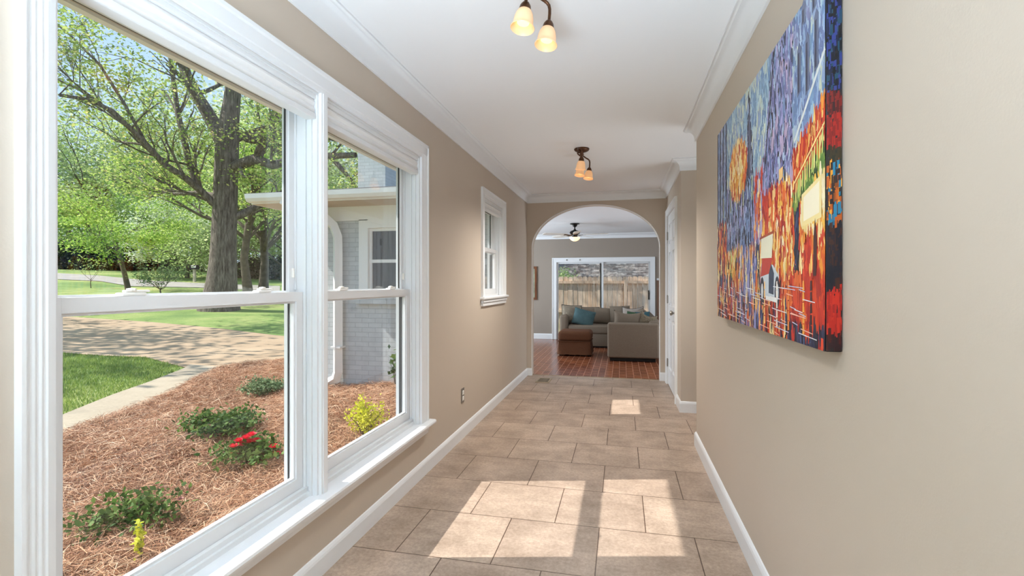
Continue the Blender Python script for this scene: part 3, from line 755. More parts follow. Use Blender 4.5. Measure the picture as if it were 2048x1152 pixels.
    poly([(cx_-.005, cv-.09), (cx_+.035, cv-.095), (cx_+.038, cv-.02), (cx_+.016, cv+.015), (cx_-.004, cv-.02)], (48, 66, 92))
    for q in (-.062, .062):
        pts = [(cx_+q+.02*math.cos(a*PI/6), cv-.085+.055*math.sin(a*PI/6)) for a in range(12)]; poly(pts, (40, 44, 66)); poly([(cx_+q+(u-cx_-q)*.55, cv-.085+(v-cv+.085)*.55) for u, v in pts], (210, 214, 220))
    poly([(cx_-.03, cv-.1), (cx_+.06, cv-.108), (cx_+.06, cv-.122), (cx_-.03, cv-.114)], (240, 240, 240))
    # walkers
    for u0, v0, h in ((.945, .20, .16), (.3, .24, .06), (.19, .25, .05)):
        poly([(u0, v0), (u0+.016, v0), (u0+.019, v0+h*.6), (u0+.010, v0+h), (u0+.002, v0+h*.65)], (70, 26, 28))
    # wet reflections: light verticals, thin ripple lines
    for u0, c in ((.12, (240,220,200)), (.26, (230,215,205)), (.36, (250,190,150)), (.43, (215,220,240)), (.62, (255,205,130)), (.72, (245,236,225)), (.8, (240,140,60)), (.89, (250,170,70)), (.93, (60,30,40))):
        for k in range(5):
            v0 = .03+k*.032; poly([(u0, v0), (u0+.011, v0+.002), (u0+.009, v0+.03), (u0+.001, v0+.028)], c)
    for k in range(70):
        u0 = R.random()*.9; v0 = R.uniform(.01, .17); l_ = R.uniform(.03, .1); poly([(u0, v0), (u0+l_, v0-.006), (u0+l_, v0-.0035), (u0, v0+.003)], R.choice([(235,235,240), (200,205,230), (250,190,170)]))
    m = MB(); m.add(vs, fs); m.col = cols; m.build('oil_paint', M['paint'], t)
    # the picture runs on round the near side in darker paint
    vs = []; fs = []; cols = []
    for k in range(900):
        xx = R.uniform(.521, .556); v = R.random()
        if v < .17: p = [(176,30,18),(150,24,18),(190,40,24)] if v > .05 else [(70,16,14), (40,14,20)]
        elif v < .33: p = [(16,18,30), (30,24,34), (60,30,20)]
        elif v < .5: p = [(170,80,20), (120,60,20), (210,140,40), (40,30,30), (30,110,140)]
        elif v < .54: p = [(50,40,20), (30,34,24)]
        elif v < .68: p = [(150,28,18), (118,20,16)] if v < .62 else [(70,14,14), (110,22,16)]
        else: p = [(10,12,24), (18,24,50), (8,8,12), (24,60,80), (40,50,110)]
        c = L(R.choice(p)); q = len(vs); du, dv = R.uniform(.0015, .004), R.uniform(.006, .02); z = z0+(z1-z0)*v
        xa, xb = max(.5215, xx-du), min(.5575, xx+du); za, zb = max(z0+.003, z-dv), min(z1-.003, z+dv)
        yy = y1-.0006-.0000005*k
        vs += [(xa, yy, za), (xb, yy, za+.002), (xb, yy, zb), (xa, yy, zb-.002)]; fs.append([q, q+1, q+2, q+3]); cols += [tuple(c)+(1,)]*4
    m = MB(); m.add(vs, fs); m.col = cols; m.build('painted_side', M['paint'], t)
painting()

# ------------------------------------------------------------------ living room: sliding door
def slider():
    b = MB(); cw = .10; y = LY-.02
    b.box(SX0-cw, SX0, y, LY, 0, SZ+cw); b.box(SX1, SX1+cw, y, LY, 0, SZ+cw); b.box(SX0, SX1, y, LY, SZ, SZ+cw)
    b.box(SX0-cw, SX0-cw+.02, y-.008, LY, 0, SZ+cw); b.box(SX1+cw-.02, SX1+cw, y-.008, LY, 0, SZ+cw); b.box(SX0-cw, SX1+cw, y-.008, LY, SZ+cw-.02, SZ+cw)
    fr = struct(b.build('door_2', M['trim'])); ORG[fr.name] = Vector((0,0,0))
    for x0, x1, yo in ((SX0, -.39, LY+.05), (-.45, SX1, LY+.09)):
        s = MB(); st = .035 if x0 == SX0 else .03
        s.box(x0, x0+st, yo-.03, yo, 0, SZ); s.box(x1-st, x1, yo-.03, yo, 0, SZ); s.box(x0, x1, yo-.03, yo, 0, .07); s.box(x0, x1, yo-.03, yo, SZ-.035, SZ)
        p = s.build('sliding_panel', M['vinyl'], fr)
        MB().box(x0+st, x1-st, yo-.017, yo-.013, .07, SZ-.035).build('pane', M['glass'], p)
    MB().box(-.462, -.444, LY+.018, LY+.05, .05, SZ-.02).build('meeting_strip', M['blackmetal'], fr)
    MB().box(SX1-.04, SX1-.022, LY+.03, LY+.06, .9, 1.1).build('door_handle', M['blackmetal'], fr)
    for x in (-1.19, -.9):
        MB().rbox(x-.012, x+.012, LY-.032, LY-.018, SZ+.035, SZ+.065, .003).build('blind_bracket', M['steel'], fr)
slider()
t = thing('framed_picture', 'brown wood framed picture left of the sliding glass door', 'picture', (-2.1, LY, .88))
b = MB(); x0, x1, z0, z1 = -2.32, -1.865, .88, 1.63
b.box(x0, x1, LY-.03, LY, z0, z0+.05); b.box(x0, x1, LY-.03, LY, z1-.05, z1); b.box(x0, x0+.05, LY-.03, LY, z0, z1); b.box(x1-.05, x1, LY-.03, LY, z0, z1); b.build('frame', M['bigwood'], t)
MB().box(x0+.05, x1-.05, LY-.014, LY, z0+.05, z1-.05).build('print', plain('green_landscape_print', lin(150, 162, 138), .5, nscale=9, namt=.4), t)

# ceiling fan
def fan():
    C = Vector((-.832, 8.92, LZ)); t = thing('ceiling_fan', 'dark ceiling fan with pale blades and lit glass bowl beyond the arch', 'ceiling fan', C)
    b = MB(); b.lathe([(0, 0), (.085, 0), (.088, -.012), (.05, -.022), (.042, -.035), (.034, -.055), (.015, -.064), (.011, -.07), (.011, -.10), (.026, -.115), (.034, -.125)], C, 26)
    b.build('canopy', M['blackmetal'], t, smooth=40)
    b = MB(); b.lathe([(.034, -.122), (.07, -.134), (.092, -.155), (.094, -.172), (.08, -.19), (.055, -.203), (.05, -.21), (.05, -.245), (.058, -.252), (0, -.252)], C, 30)
    b.build('motor', M['blackmetal'], t, smooth=40)
    b = MB(); b.lathe([(.094, -.252), (.094, -.262), (.086, -.282), (.066, -.304), (.036, -.32), (0, -.325)], C, 30); b.lathe([(0, -.252), (.094, -.252)], C, 30)
    b.build('light_bowl', M['bowl'], t, smooth=50)
    for k in range(5):
        a = math.radians(-8+72*k); R3 = Matrix.Rotation(a, 3, 'Z') @ Matrix.Rotation(math.radians(11), 3, 'X')
        g = MB(); pr = [(.16, -.045), (.30, -.058), (.50, -.066), (.585, -.062), (.61, -.03), (.61, .03), (.585, .062), (.50, .066), (.30, .058), (.16, .045)]
        vs = [R3 @ Vector((x, y, z))+C+Vector((0, 0, -.205)) for z in (-.004, .004) for x, y in pr]; m = len(pr)
        g.add(vs, [list(range(m))[::-1], [i+m for i in range(m)]]+[[i, (i+1) % m, (i+1) % m+m, i+m] for i in range(m)])
        bl = g.build('fan_blade', plain('whitewashed_blade', lin(228, 223, 214), .4) if k == 0 else bpy.data.materials['whitewashed_blade'], t)
        h = MB(); vs = [R3 @ Vector((x, y, z))+C+Vector((0, 0, -.205)) for x, y, z in ((.05, -.012, -.008), (.05, .012, -.008), (.21, .03, -.008), (.21, -.03, -.008), (.05, -.012, -.003), (.05, .012, -.003), (.21, .03, -.003), (.21, -.03, -.003))]
        h.add(vs, [[0,1,2,3],[4,7,6,5],[0,4,5,1],[1,5,6,2],[2,6,7,3],[3,7,4,0]]); h.build('blade_bracket', M['bronze'], bl)
    for dx in (-.09, .075):
        MB().tube([C+Vector((dx, -.02, -.25)), C+Vector((dx, -.02, -.42))], .0012, 5).build('pull_chain', M['ventmetal'], t)
fan()

# ------------------------------------------------------------------ soft furniture
def cushion_mb(w_, h_, t_, M4, crown_=.6, n=16, pinch=.06, sag=0.):
    """a plump cushion in the local xz plane, thickness along y"""
    b = MB(); vs = []; fs = []
    for side in (-1, 1):
        for i in range(n+1):
            for j in range(n+1):
                u, v = i/n*2-1, j/n*2-1
                e = max(0, (1-abs(u)**2.6))*max(0, (1-abs(v)**2.6)); y = side*t_/2*(e**.42)
                k = 1-pinch*(1-abs(v)**2) if abs(u) > .0 else 1
                x = u*w_/2*(1-pinch*(1-v*v)*abs(u)); z = v*h_/2*(1-pinch*(1-u*u)*abs(v))
                if v > 0: z -= sag*(1-u*u)*v
                vs.append(M4 @ Vector((x, y, z)))
    N = (n+1)*(n+1)
    for s_ in (0, 1):
        for i in range(n):
            for j in range(n):
                a = s_*N+i*(n+1)+j; f = [a, a+n+1, a+n+2, a+1]; fs.append(f if s_ == 0 else f[::-1])
    b.add(vs, fs); return b
def TR(loc, rx=0, ry=0, rz=0):
    return Matrix.Translation(loc) @ Matrix.Rotation(rz, 4, 'Z') @ Matrix.Rotation(rx, 4, 'X') @ Matrix.Rotation(ry, 4, 'Y')
def pillow(name, label, w_, h_, t_, loc, rx=0, ry=0, rz=0, mat=None, pipe=None, sag=0., group='loose pillows on the sectional'):
    m4 = TR(loc, rx, ry, rz); base = Vector(loc)-Vector((0, 0, h_/2))
    t = thing(name, label, 'pillow', base, group)
    cushion_mb(w_, h_, t_, m4, sag=sag).build('cover', mat, t, smooth=60)
    if pipe:
        pts = []
        n = 12; pc = .06
        ring = [(-1+2*i/n, -1) for i in range(n)]+[(1, -1+2*i/n) for i in range(n)]+[(1-2*i/n, 1) for i in range(n)]+[(-1, 1-2*i/n) for i in range(n+1)]
        for u, v in ring:
            z = v*h_/2*(1-pc*(1-u*u)*abs(v))
            if v > 0: z -= sag*(1-u*u)*v
            pts.append(m4 @ Vector((u*w_/2*(1-pc*(1-v*v)*abs(u)), 0, z)))
        MB().tube(pts, .006, 6, cap=False).build('piping', pipe, t, smooth=60)
    return t

def sofa():
    t = thing('sectional_sofa', 'large taupe L-shaped sectional sofa in front of the sliding door', 'sofa', (-.2, 9.2, 0))
    S = M['sofa']
    b = MB(); b.box(-.185, .52, 8.0, 10.3, .005, .07); b.box(-1.1, -.18, 9.6, 10.3, .005, .07); b.build('plinth', M['sofabase'], t)
    b = MB(); b.rbox(-.2, .57, 8.17, 10.38, .06, .27, .015, 2); b.build('base', S, t, smooth=40)
    b = MB(); b.rbox(-1.04, -.2, 9.57, 10.38, .03, .27, .015, 2); b.build('base', S, t, smooth=40)
    b = MB(); b.rbox(-.22, .575, 7.96, 8.18, .055, .612, .035, 4); b.build('armrest', S, t, smooth=50)
    b = MB(); b.rbox(-1.185, -1.03, 9.52, 10.40, .03, .63, .05, 4); b.build('armrest', S, t, smooth=50)
    b = MB(); b.rbox(-1.1, .6, 10.22, 10.42, .06, .66, .04, 3); b.build('back_frame', S, t, smooth=50)
    b = MB(); b.rbox(.43, .62, 8.1, 10.4, .06, .64, .04, 3); b.build('back_frame', S, t, smooth=50)
    for a in ((-1.035, -.225, 9.55, 10.22), ):
        b = MB(); b.rbox(a[0], a[1], a[2], a[3], .265, .435, .045, 4); b.build('seat_cushion', S, t, smooth=60)
    for a in ((-.225, .44, 8.18, 8.92), (-.225, .44, 8.93, 9.54), (-.22, .44, 9.55, 10.22)):
        b = MB(); b.rbox(*a, .265, .435, .045, 4); b.build('seat_cushion', S, t, smooth=60)
    cushion_mb(.52, .36, .2, TR((-.70, 10.12, .59), -.12, 0, 0), pinch=.03).build('back_cushion', S, t, smooth=60)
    cushion_mb(.46, .34, .2, TR((-.345, 10.09, .585), -.14, .06, 0), pinch=.03).build('back_cushion', S, t, smooth=60)
    cushion_mb(.40, .38, .2, TR((-.03, 9.98, .61), -.14, -.05, -.1), pinch=.03).build('back_cushion', S, t, smooth=60)
    cushion_mb(.56, .36, .2, TR((.36, 9.3, .60), -.12, 0, -PI/2), pinch=.03).build('back_cushion', S, t, smooth=60)
    for x, y in ((-1.14, 9.58), (-1.14, 10.3), (-.16, 8.02), (.5, 8.02)):
        b = MB(); b.rbox(x-.025, x+.025, y-.02, y+.03, 0, .05, .004); b.build('foot', M['sofabase'], t)
sofa()
pillow('throw_pillow', 'cream and grey paisley print pillow leaning on the left sofa arm', .42, .38, .14, (-.98, 9.86, .625), -.25, .06, .35, M['paisley'], M['piping'])
pillow('throw_pillow', 'large teal square pillow on the left sofa seat', .43, .34, .15, (-.73, 9.72, .575), -.38, .28, .2, M['teal'])
pillow('sofa_cushion', 'wide taupe cushion leaning on the near right sofa arm', .50, .29, .17, (.12, 8.33, .655), -.12, .03, 0, M['sofa'], sag=.05)
pillow('throw_pillow', 'rumpled olive patterned pillow at the right end above the near sofa arm', .28, .24, .14, (.42, 8.30, .645), -.2, .25, .1, plain('olive_brown_pattern', lin(112, 100, 82), .9, nscale=60, namt=.35), sag=.05)
pillow('throw_pillow', 'pale grey pillow with dark piping at the back right of the sectional', .40, .30, .13, (.21, 9.6, .66), -.25, -.03, -.1, M['greypil'], M['piping'], .04)
pillow('throw_pillow', 'dark green pillow peeping up behind the wide taupe cushion', .22, .22, .1, (.19, 8.98, .635), -.3, .12, -.1, M['green'])
pillow('throw_pillow', 'deep teal pillow beside the dark green one at the right of the sectional', .26, .24, .12, (.36, 8.95, .63), -.3, -.05, -.2, M['dkteal'])

def ottoman():
    t = thing('ottoman', 'square brown skirted ottoman on the brick floor by the sofa', 'ottoman', (-.79, 8.66, 0))
    b = MB(); b.rbox(-1.075, -.505, 8.38, 8.93, .245, .425, .06, 5); b.build('cushion_top', M['ott'], t, smooth=60)
    # skirt flares slightly and breaks at the corner pleats
    vs = []; fs = []; n = 10
    loop = []
    x0, x1, y0, y1 = -1.06, -.52, 8.395, 8.915
    for i in range(n): loop.append((x0+(x1-x0)*i/n, y0, 0, -1, i))
    for i in range(n): loop.append((x1, y0+(y1-y0)*i/n, 1, 0, i))
    for i in range(n): loop.append((x1-(x1-x0)*i/n, y1, 0, 1, i))
    for i in range(n): loop.append((x0, y1-(y1-y0)*i/n, -1, 0, i))
    zs = [.255, .2, .12, .06, .022]
    for k, z in enumerate(zs):
        fl = .022*k/4
        for x, y, nx, ny, i in loop:
            wv = .012*(k/4)*(1 if i in (0, 1, n-1) else .15)*(-1 if i == 0 else 1)
            cx_, cy_ = (x0+x1)/2, (y0+y1)/2; s_ = 1+(fl+wv)/.27
            vs.append((cx_+(x-cx_)*s_, cy_+(y-cy_)*s_, z+(.006 if i % 3 == 0 and k == 4 else 0)))
    m = len(loop)
    for k in range(4):
        for i in range(m): fs.append([k*m+i, k*m+m+i, k*m+m+(i+1) % m, k*m+(i+1) % m])
    fs.append(list(range(m)))
    MB().add(vs, fs).build('skirt', M['ott'], t, smooth=50)
    b = MB(); b.tube([(-1.07, 8.384, .25), (-.51, 8.384, .25), (-.508, 8.925, .25), (-1.072, 8.925, .25), (-1.07, 8.384, .25)], .007, 6); b.build('piping', M['ott'], t)
    for x in (-1.03, -.55):
        for y in (8.43, 8.88): MB().box(x-.02, x+.02, y-.02, y+.02, 0, .06).build('foot', M['sofabase'], t)
ottoman()

# ------------------------------------------------------------------ garden behind the sliding door
struct(MB().box(-9, 9, LY+.15, 30, -.5, -.3).build('ground_back', M['drive']))
def fence():
    Y = 15.1; t = thing('wooden_fence', 'weathered wood picket fence behind the sliding door', 'fence', (-.4, Y, -.3))
    R = random.Random(3)
    x = -3.4
    while x < 2.2:
        w_ = .138; h = 1.46+R.uniform(-.015, .015); z0 = -.28; dy_ = R.uniform(0, .012)
        pr = [(x, z0), (x+w_, z0), (x+w_, h-.035), (x+w_-.03, h), (x+.03, h), (x, h-.035)]
        vs = [(px_, yy, pz) for yy in (Y+.001+dy_, Y+.018+dy_) for px_, pz in pr]
        b = MB(); b.add(vs, [list(range(6)), [i+6 for i in range(6)][::-1]]+[[i, i+6, (i+1) % 6+6, (i+1) % 6] for i in range(6)]); b.build('picket', M['fence'], t)
        x += w_+.011
    for z in (1.25, .36): MB().box(-3.4, 2.2, Y-.045, Y, z, z+.085).build('rail', M['fence'], t)
    for px_ in (-2.6, .07, 2.1): MB().box(px_, px_+.09, Y-.12, Y-.045, -.3, 1.36).build('post', M['fence'], t)
fence()
# neighbour's shingled roof above the fence
t = thing('neighbour_roof', 'neighbouring house roof of mottled grey shingles above the fence', 'building', (0, 19, 0))
b = MB(); b.add([(-8, 18.5, 1.1), (8, 18.5, 1.1), (8, 24, 5.2), (-8, 24, 5.2), (-8, 18.5, .95), (8, 18.5, .95), (8, 24, 5.05), (-8, 24, 5.05)], [[0,1,2,3],[7,6,5,4],[0,4,5,1],[1,5,6,2],[2,6,7,3],[3,7,4,0]])
b.build('shingle_slope', M['farshingle'], t)
MB().box(-7.5, 7.5, 18.8, 19, -.3, 1.2).build('wall', M['pbrick'], t)

# ------------------------------------------------------------------ vegetation tools
def rnd_leaves(centers, n, spread, size, rng, flat=.5, up=.3):
    """centers (k,3); returns MB of leaf quads scattered round them"""
    C = np.asarray(centers, dtype=float); k = len(C)
    idx = rng.integers(0, k, n); P = C[idx]+rng.normal(0, 1, (n, 3))*np.array(spread)
    a = rng.normal(0, 1, (n, 3)); a[:, 2] *= flat; a /= np.linalg.norm(a, axis=1)[:, None]
    nb = rng.normal(0, 1, (n, 3)); nb[:, 2] += up*3; c = np.cross(a, nb); c /= np.linalg.norm(c, axis=1)[:, None]+1e-9
    s_ = size*rng.uniform(.6, 1.3, (n, 1))
    v0 = P-a*s_*.5; v1 = P+c*s_*.32; v2 = P+a*s_*.5; v3 = P-c*s_*.32
    V = np.stack([v0, v1, v2, v3], 1).reshape(-1, 3)
    m = MB(); m.v = [tuple(x) for x in V.tolist()]; m.f = np.arange(4*n).reshape(-1, 4).tolist(); m.m = [0]*n
    return m
def grow(b, p, d, length, r, level, R, tips, maxl, spread=.6, nseg=5, upb=.05, kids_=3, taper=.55):
    pts = [p.copy()]; rad = [r]; q = p.copy(); dd = d.normalized()
    for i in range(nseg):
        dd = (dd+Vector((R.gauss(0, .16), R.gauss(0, .16), R.gauss(0, .12)+upb))).normalized(); q = q+dd*length/nseg; pts.append(q.copy())
        rad.append(r*(1-(1-taper)*(i+1)/nseg))
    b.tube(pts, rad, 8 if level == 0 else (6 if level == 1 else 4), cap=False)
    if level >= maxl: tips += [p_ for p_ in pts[1:]]; return
    if level >= maxl-1: tips += pts[2:]
    for i in range(kids_):
        f = R.uniform(.35, 1); k = min(nseg, max(1, int(round(f*nseg)))); base = pts[k]
        ax = Vector((R.gauss(0, 1), R.gauss(0, 1), R.gauss(0, .5))).normalized()
        nd = (dd+ax*spread*R.uniform(.8, 1.5)).normalized()
        grow(b, base, nd, length*R.uniform(.55, .8), rad[k]*R.uniform(.5, .7), level+1, R, tips, maxl, spread, max(3, nseg-1), upb, kids_, taper)

def small_tree(name, label, base, h, r, mat, seed, leaves, lsize, spread, cat='tree', lean=(0, 0), group=None, maxl=3, bark='bark2', upb=.05, kids_=3, first=.45, sp=.7):
    R = random.Random(seed); rng = np.random.default_rng(seed)
    t = thing(name, label, cat, base, group)
    b = MB(); tips = []
    top = Vector(base)+Vector((lean[0], lean[1], h*first)); mid = (Vector(base)+top)/2+Vector((R.gauss(0, .05)*h*.3, R.gauss(0, .05)*h*.3, 0))
    b.tube([Vector(base)-Vector((0, 0, .1)), Vector(base)+(mid-Vector(base))*.5, mid, top], [r*1.25, r, r*.9, r*.75], 10, cap=False)
    for k in range(kids_+2):
        a = 2*PI*k/(kids_+2)+R.uniform(-.4, .4); d = Vector((math.cos(a)*sp, math.sin(a)*sp, R.uniform(.4, 1)))
        grow(b, top-(top-mid)*R.uniform(0, .8), d, h*(1-first)*R.uniform(.5, .75), r*.45, 1, R, tips, maxl, .6, 5, upb, kids_)
    b.build('trunk', M[bark], t, smooth=60)
    rnd_leaves(tips, leaves, spread, lsize, rng, .35).build('foliage', M[mat], t)
    return t

# ------------------------------------------------------------------ ground in front of the house
gx = np.arange(-75, -1.45, 1.0).tolist()+[-1.45]; gy = np.arange(-20, 90, 1.0).tolist()
vs = [(x, y, ground(x, y)-.03) for x in gx for y in gy]; n_ = len(gy)
fs = [[i*n_+j, (i+1)*n_+j, (i+1)*n_+j+1, i*n_+j+1] for i in range(len(gx)-1) for j in range(n_-1)]
struct(MB().add(vs, fs).build('ground_lawn', M['grass'], smooth=60))
def strip(name, A, B, lift, mat, na=40, nb=10):
    """surface draped on the ground between two edge lines"""
    def samp(P, t):
        L_ = [0]
        for p, q in zip(P, P[1:]): L_.append(L_[-1]+(Vector(q)-Vector(p)).length)
        s_ = t*L_[-1]
        for i in range(len(P)-1):
            if s_ <= L_[i+1]+1e-9:
                k = (s_-L_[i])/max(1e-9, L_[i+1]-L_[i]); return Vector(P[i]).lerp(Vector(P[i+1]), k)
        return Vector(P[-1])
    vs = []; fs = []
    for i in range(na+1):
        a, c_ = samp(A, i/na), samp(B, i/na)
        for j in range(nb+1):
            p = a.lerp(c_, j/nb); vs.append((p.x, p.y, ground(p.x, p.y)+lift))
    for i in range(na):
        for j in range(nb):
            k = i*(nb+1)+j; fs.append([k, k+1, k+nb+2, k+nb+1])
    return MB().add(vs, fs).build(name, mat, smooth=60)
g2 = lambda L_: [tuple(gp(*p)[:2]) for p in L_]
drive_far = g2([(40, 626), (144, 633), (300, 643), (430, 655), (570, 672)]); d_ext = Vector(drive_far[-1])
drive_far = drive_far+[(d_ext.x+1.0, d_ext.y+4), (d_ext.x+1.5, d_ext.y+12)]
drive_near = g2([(40, 696), (144, 706), (290, 713), (365, 733), (460, 736), (570, 728)])+[(-3.0, 9.9), (-2.5, 16)]
struct(strip('ground_driveway', drive_far, drive_near, -.012, M['drive'], 60, 16))
walk_l = g2([(380, 728), (365, 737), (300, 762), (220, 790), (145, 820)]); walk_l.append((walk_l[-1][0]-1.4*(walk_l[-2][0]-walk_l[-1][0]), walk_l[-1][1]-1.4*(walk_l[-2][1]-walk_l[-1][1])))
walk_r = g2([(470, 735), (425, 748), (350, 785), (260, 822), (145, 864)]); walk_r.append((walk_r[-1][0]-1.2*(walk_r[-2][0]-walk_r[-1][0]), walk_r[-1][1]-1.2*(walk_r[-2][1]-walk_r[-1][1])))
struct(strip('ground_walkway', walk_l, walk_r, -.006, M['walk'], 30, 6))
st_far = g2([(60, 543), (200, 551), (300, 561), (400, 566), (560, 572)]); st_near = g2([(60, 556), (200, 562), (260, 572), (400, 575), (560, 582)])
struct(strip('ground_street', st_far, st_near, -.0, M['street'], 40, 6))

# straw bed: between the walkway and the house
bed_edge = g2([(570, 726), (500, 727), (440, 738), (400, 757), (350, 786), (260, 823), (145, 865)])
q = Vector(bed_edge[-1]); bed_edge.append((q.x+.4, q.y-2.5))
house = [(-2.0, 6.1), (-1.56, 6.0), (-1.56, 5.4), (-1.56, 4.4), (-1.56, 3.2), (-1.56, 2.2), (-1.56, 1.2), (-1.56, -.6)]
bed_edge = [(-4.9, 9.4)]+bed_edge
def bedz(x, y):
    return ground(x, y)+.05+.05*math.sin(x*1.7+.5)*math.cos(y*1.3)+.03*math.sin(x*4.1+y*3.3)
def bed():
    def samp(P, t):
        k = t*(len(P)-1); i = min(int(k), len(P)-2); return Vector(P[i]).lerp(Vector(P[i+1]), k-i)
    NA, NB = 70, 40; vs = []; fs = []
    for i in range(NA+1):
        a, c_ = samp(bed_edge, i/NA), samp(house, i/NA)
        for j in range(NB+1):
            p = a.lerp(c_, j/NB); z = bedz(p.x, p.y)*1; e = min(1, j/4); z = ground(p.x, p.y)+.0+(z-ground(p.x, p.y))*e
            vs.append((p.x, p.y, z))
    for i in range(NA):
        for j in range(NB):
            k = i*(NB+1)+j; fs.append([k, k+1, k+NB+2, k+NB+1])
    struct(MB().add(vs, fs).build('ground_bed', M['soil'], smooth=60))
    rng = np.random.default_rng(7); N = 170000
    ti = rng.random(N); tj = rng.random(N)
    A = np.array([samp(bed_edge, x)[:] for x in np.linspace(0, 1, 400)]); H = np.array([samp(house, x)[:] for x in np.linspace(0, 1, 400)])
    ii = (ti*399).astype(int); P2 = A[ii]*(1-tj[:, None])+H[ii]*tj[:, None]
    # keep where the windows look onto it, denser near the house is not needed
    x, y = P2[:, 0], P2[:, 1]
    g = -.25
    zb = g+.05+.05*np.sin(x*1.7+.5)*np.cos(y*1.3)+.03*np.sin(x*4.1+y*3.3)
    zb = g+(zb-g)*np.clip(tj*10, 0.1, 1)
    # clumps: tufts of needles with a shared direction
    ang = 2.2*np.sin(x*2.3+y*1.1)+2*np.cos(y*2.9-x*1.7)+rng.normal(0, 1.1, N)
    L_ = rng.uniform(.08, .22, N); el = rng.normal(.10, .25, N); w_ = rng.uniform(.0009, .0021, N)
    d = np.stack([np.cos(ang)*np.cos(el), np.sin(ang)*np.cos(el), np.sin(el)], 1)
    side = np.stack([-np.sin(ang), np.cos(ang), rng.normal(0, .5, N)], 1)
    bend = rng.normal(0, .022, (N, 1))*side-np.array([0, 0, 1])*rng.uniform(0, .02, (N, 1))
    c0 = np.stack([x, y, zb+rng.uniform(-.005, .045, N)+.012*np.abs(rng.normal(0, 1, N))], 1)
    a = c0-d*L_[:, None]/2; m = c0+bend*-1; e = c0+d*L_[:, None]/2
    sd = side*w_[:, None]
    V = np.stack([a-sd*.6, a+sd*.6, m+sd, m-sd, e+sd*.5, e-sd*.5], 1).reshape(-1, 3)
    k = np.arange(N)*6; Fq = np.concatenate([np.stack([k, k+1, k+2, k+3], 1), np.stack([k+3, k+2, k+4, k+5], 1)])
    mb = MB(); mb.v = [tuple(v) for v in V.tolist()]; mb.f = Fq.tolist(); mb.m = [0]*len(Fq)
    tag(mb.build('pine_straw', M['needle']), 'reddish brown pine straw mulch covering the bed outside the windows', 'pine straw', kind='stuff')
bed()
# grass blades on the near lawn between driveway and walkway
def blades():
    rng = np.random.default_rng(11); P = [Vector(p) for p in (drive_near[1], drive_near[2], drive_near[3], walk_l[2], walk_l[3], walk_l[4], walk_l[5], (walk_l[5][0]-5, walk_l[5][1]), (drive_near[0][0]-1, drive_near[0][1]))]
    xs = [p.x for p in P]; ys = [p.y for p in P]; out = []
    def inside(x, y):
        c = False
        for i in range(len(P)):
            a, b_ = P[i], P[i-1]
            if (a.y > y) != (b_.y > y) and x < (b_.x-a.x)*(y-a.y)/(b_.y-a.y)+a.x: c = not c
        return c
    N = 60000; X = rng.uniform(min(xs), max(xs), N); Y = rng.uniform(min(ys), max(ys), N)
    vs = []; fs = []
    for x, y in zip(X, Y):
        if not inside(x, y): continue
        a = rng.uniform(0, 2*PI); h = rng.uniform(.03, .065); w_ = .006; k = len(vs); z = ground(x, y)-.03
        dx, dy = math.cos(a), math.sin(a)
        vs += [(x-dx*w_, y-dy*w_, z), (x+dx*w_, y+dy*w_, z), (x+dy*.03, y-dx*.03, z+h)]; fs.append([k, k+1, k+2])
    tag(MB().add(vs, fs).build('grass_blades', M['grassblade']), 'short green lawn grass between driveway and walkway', 'grass', kind='stuff')
blades()

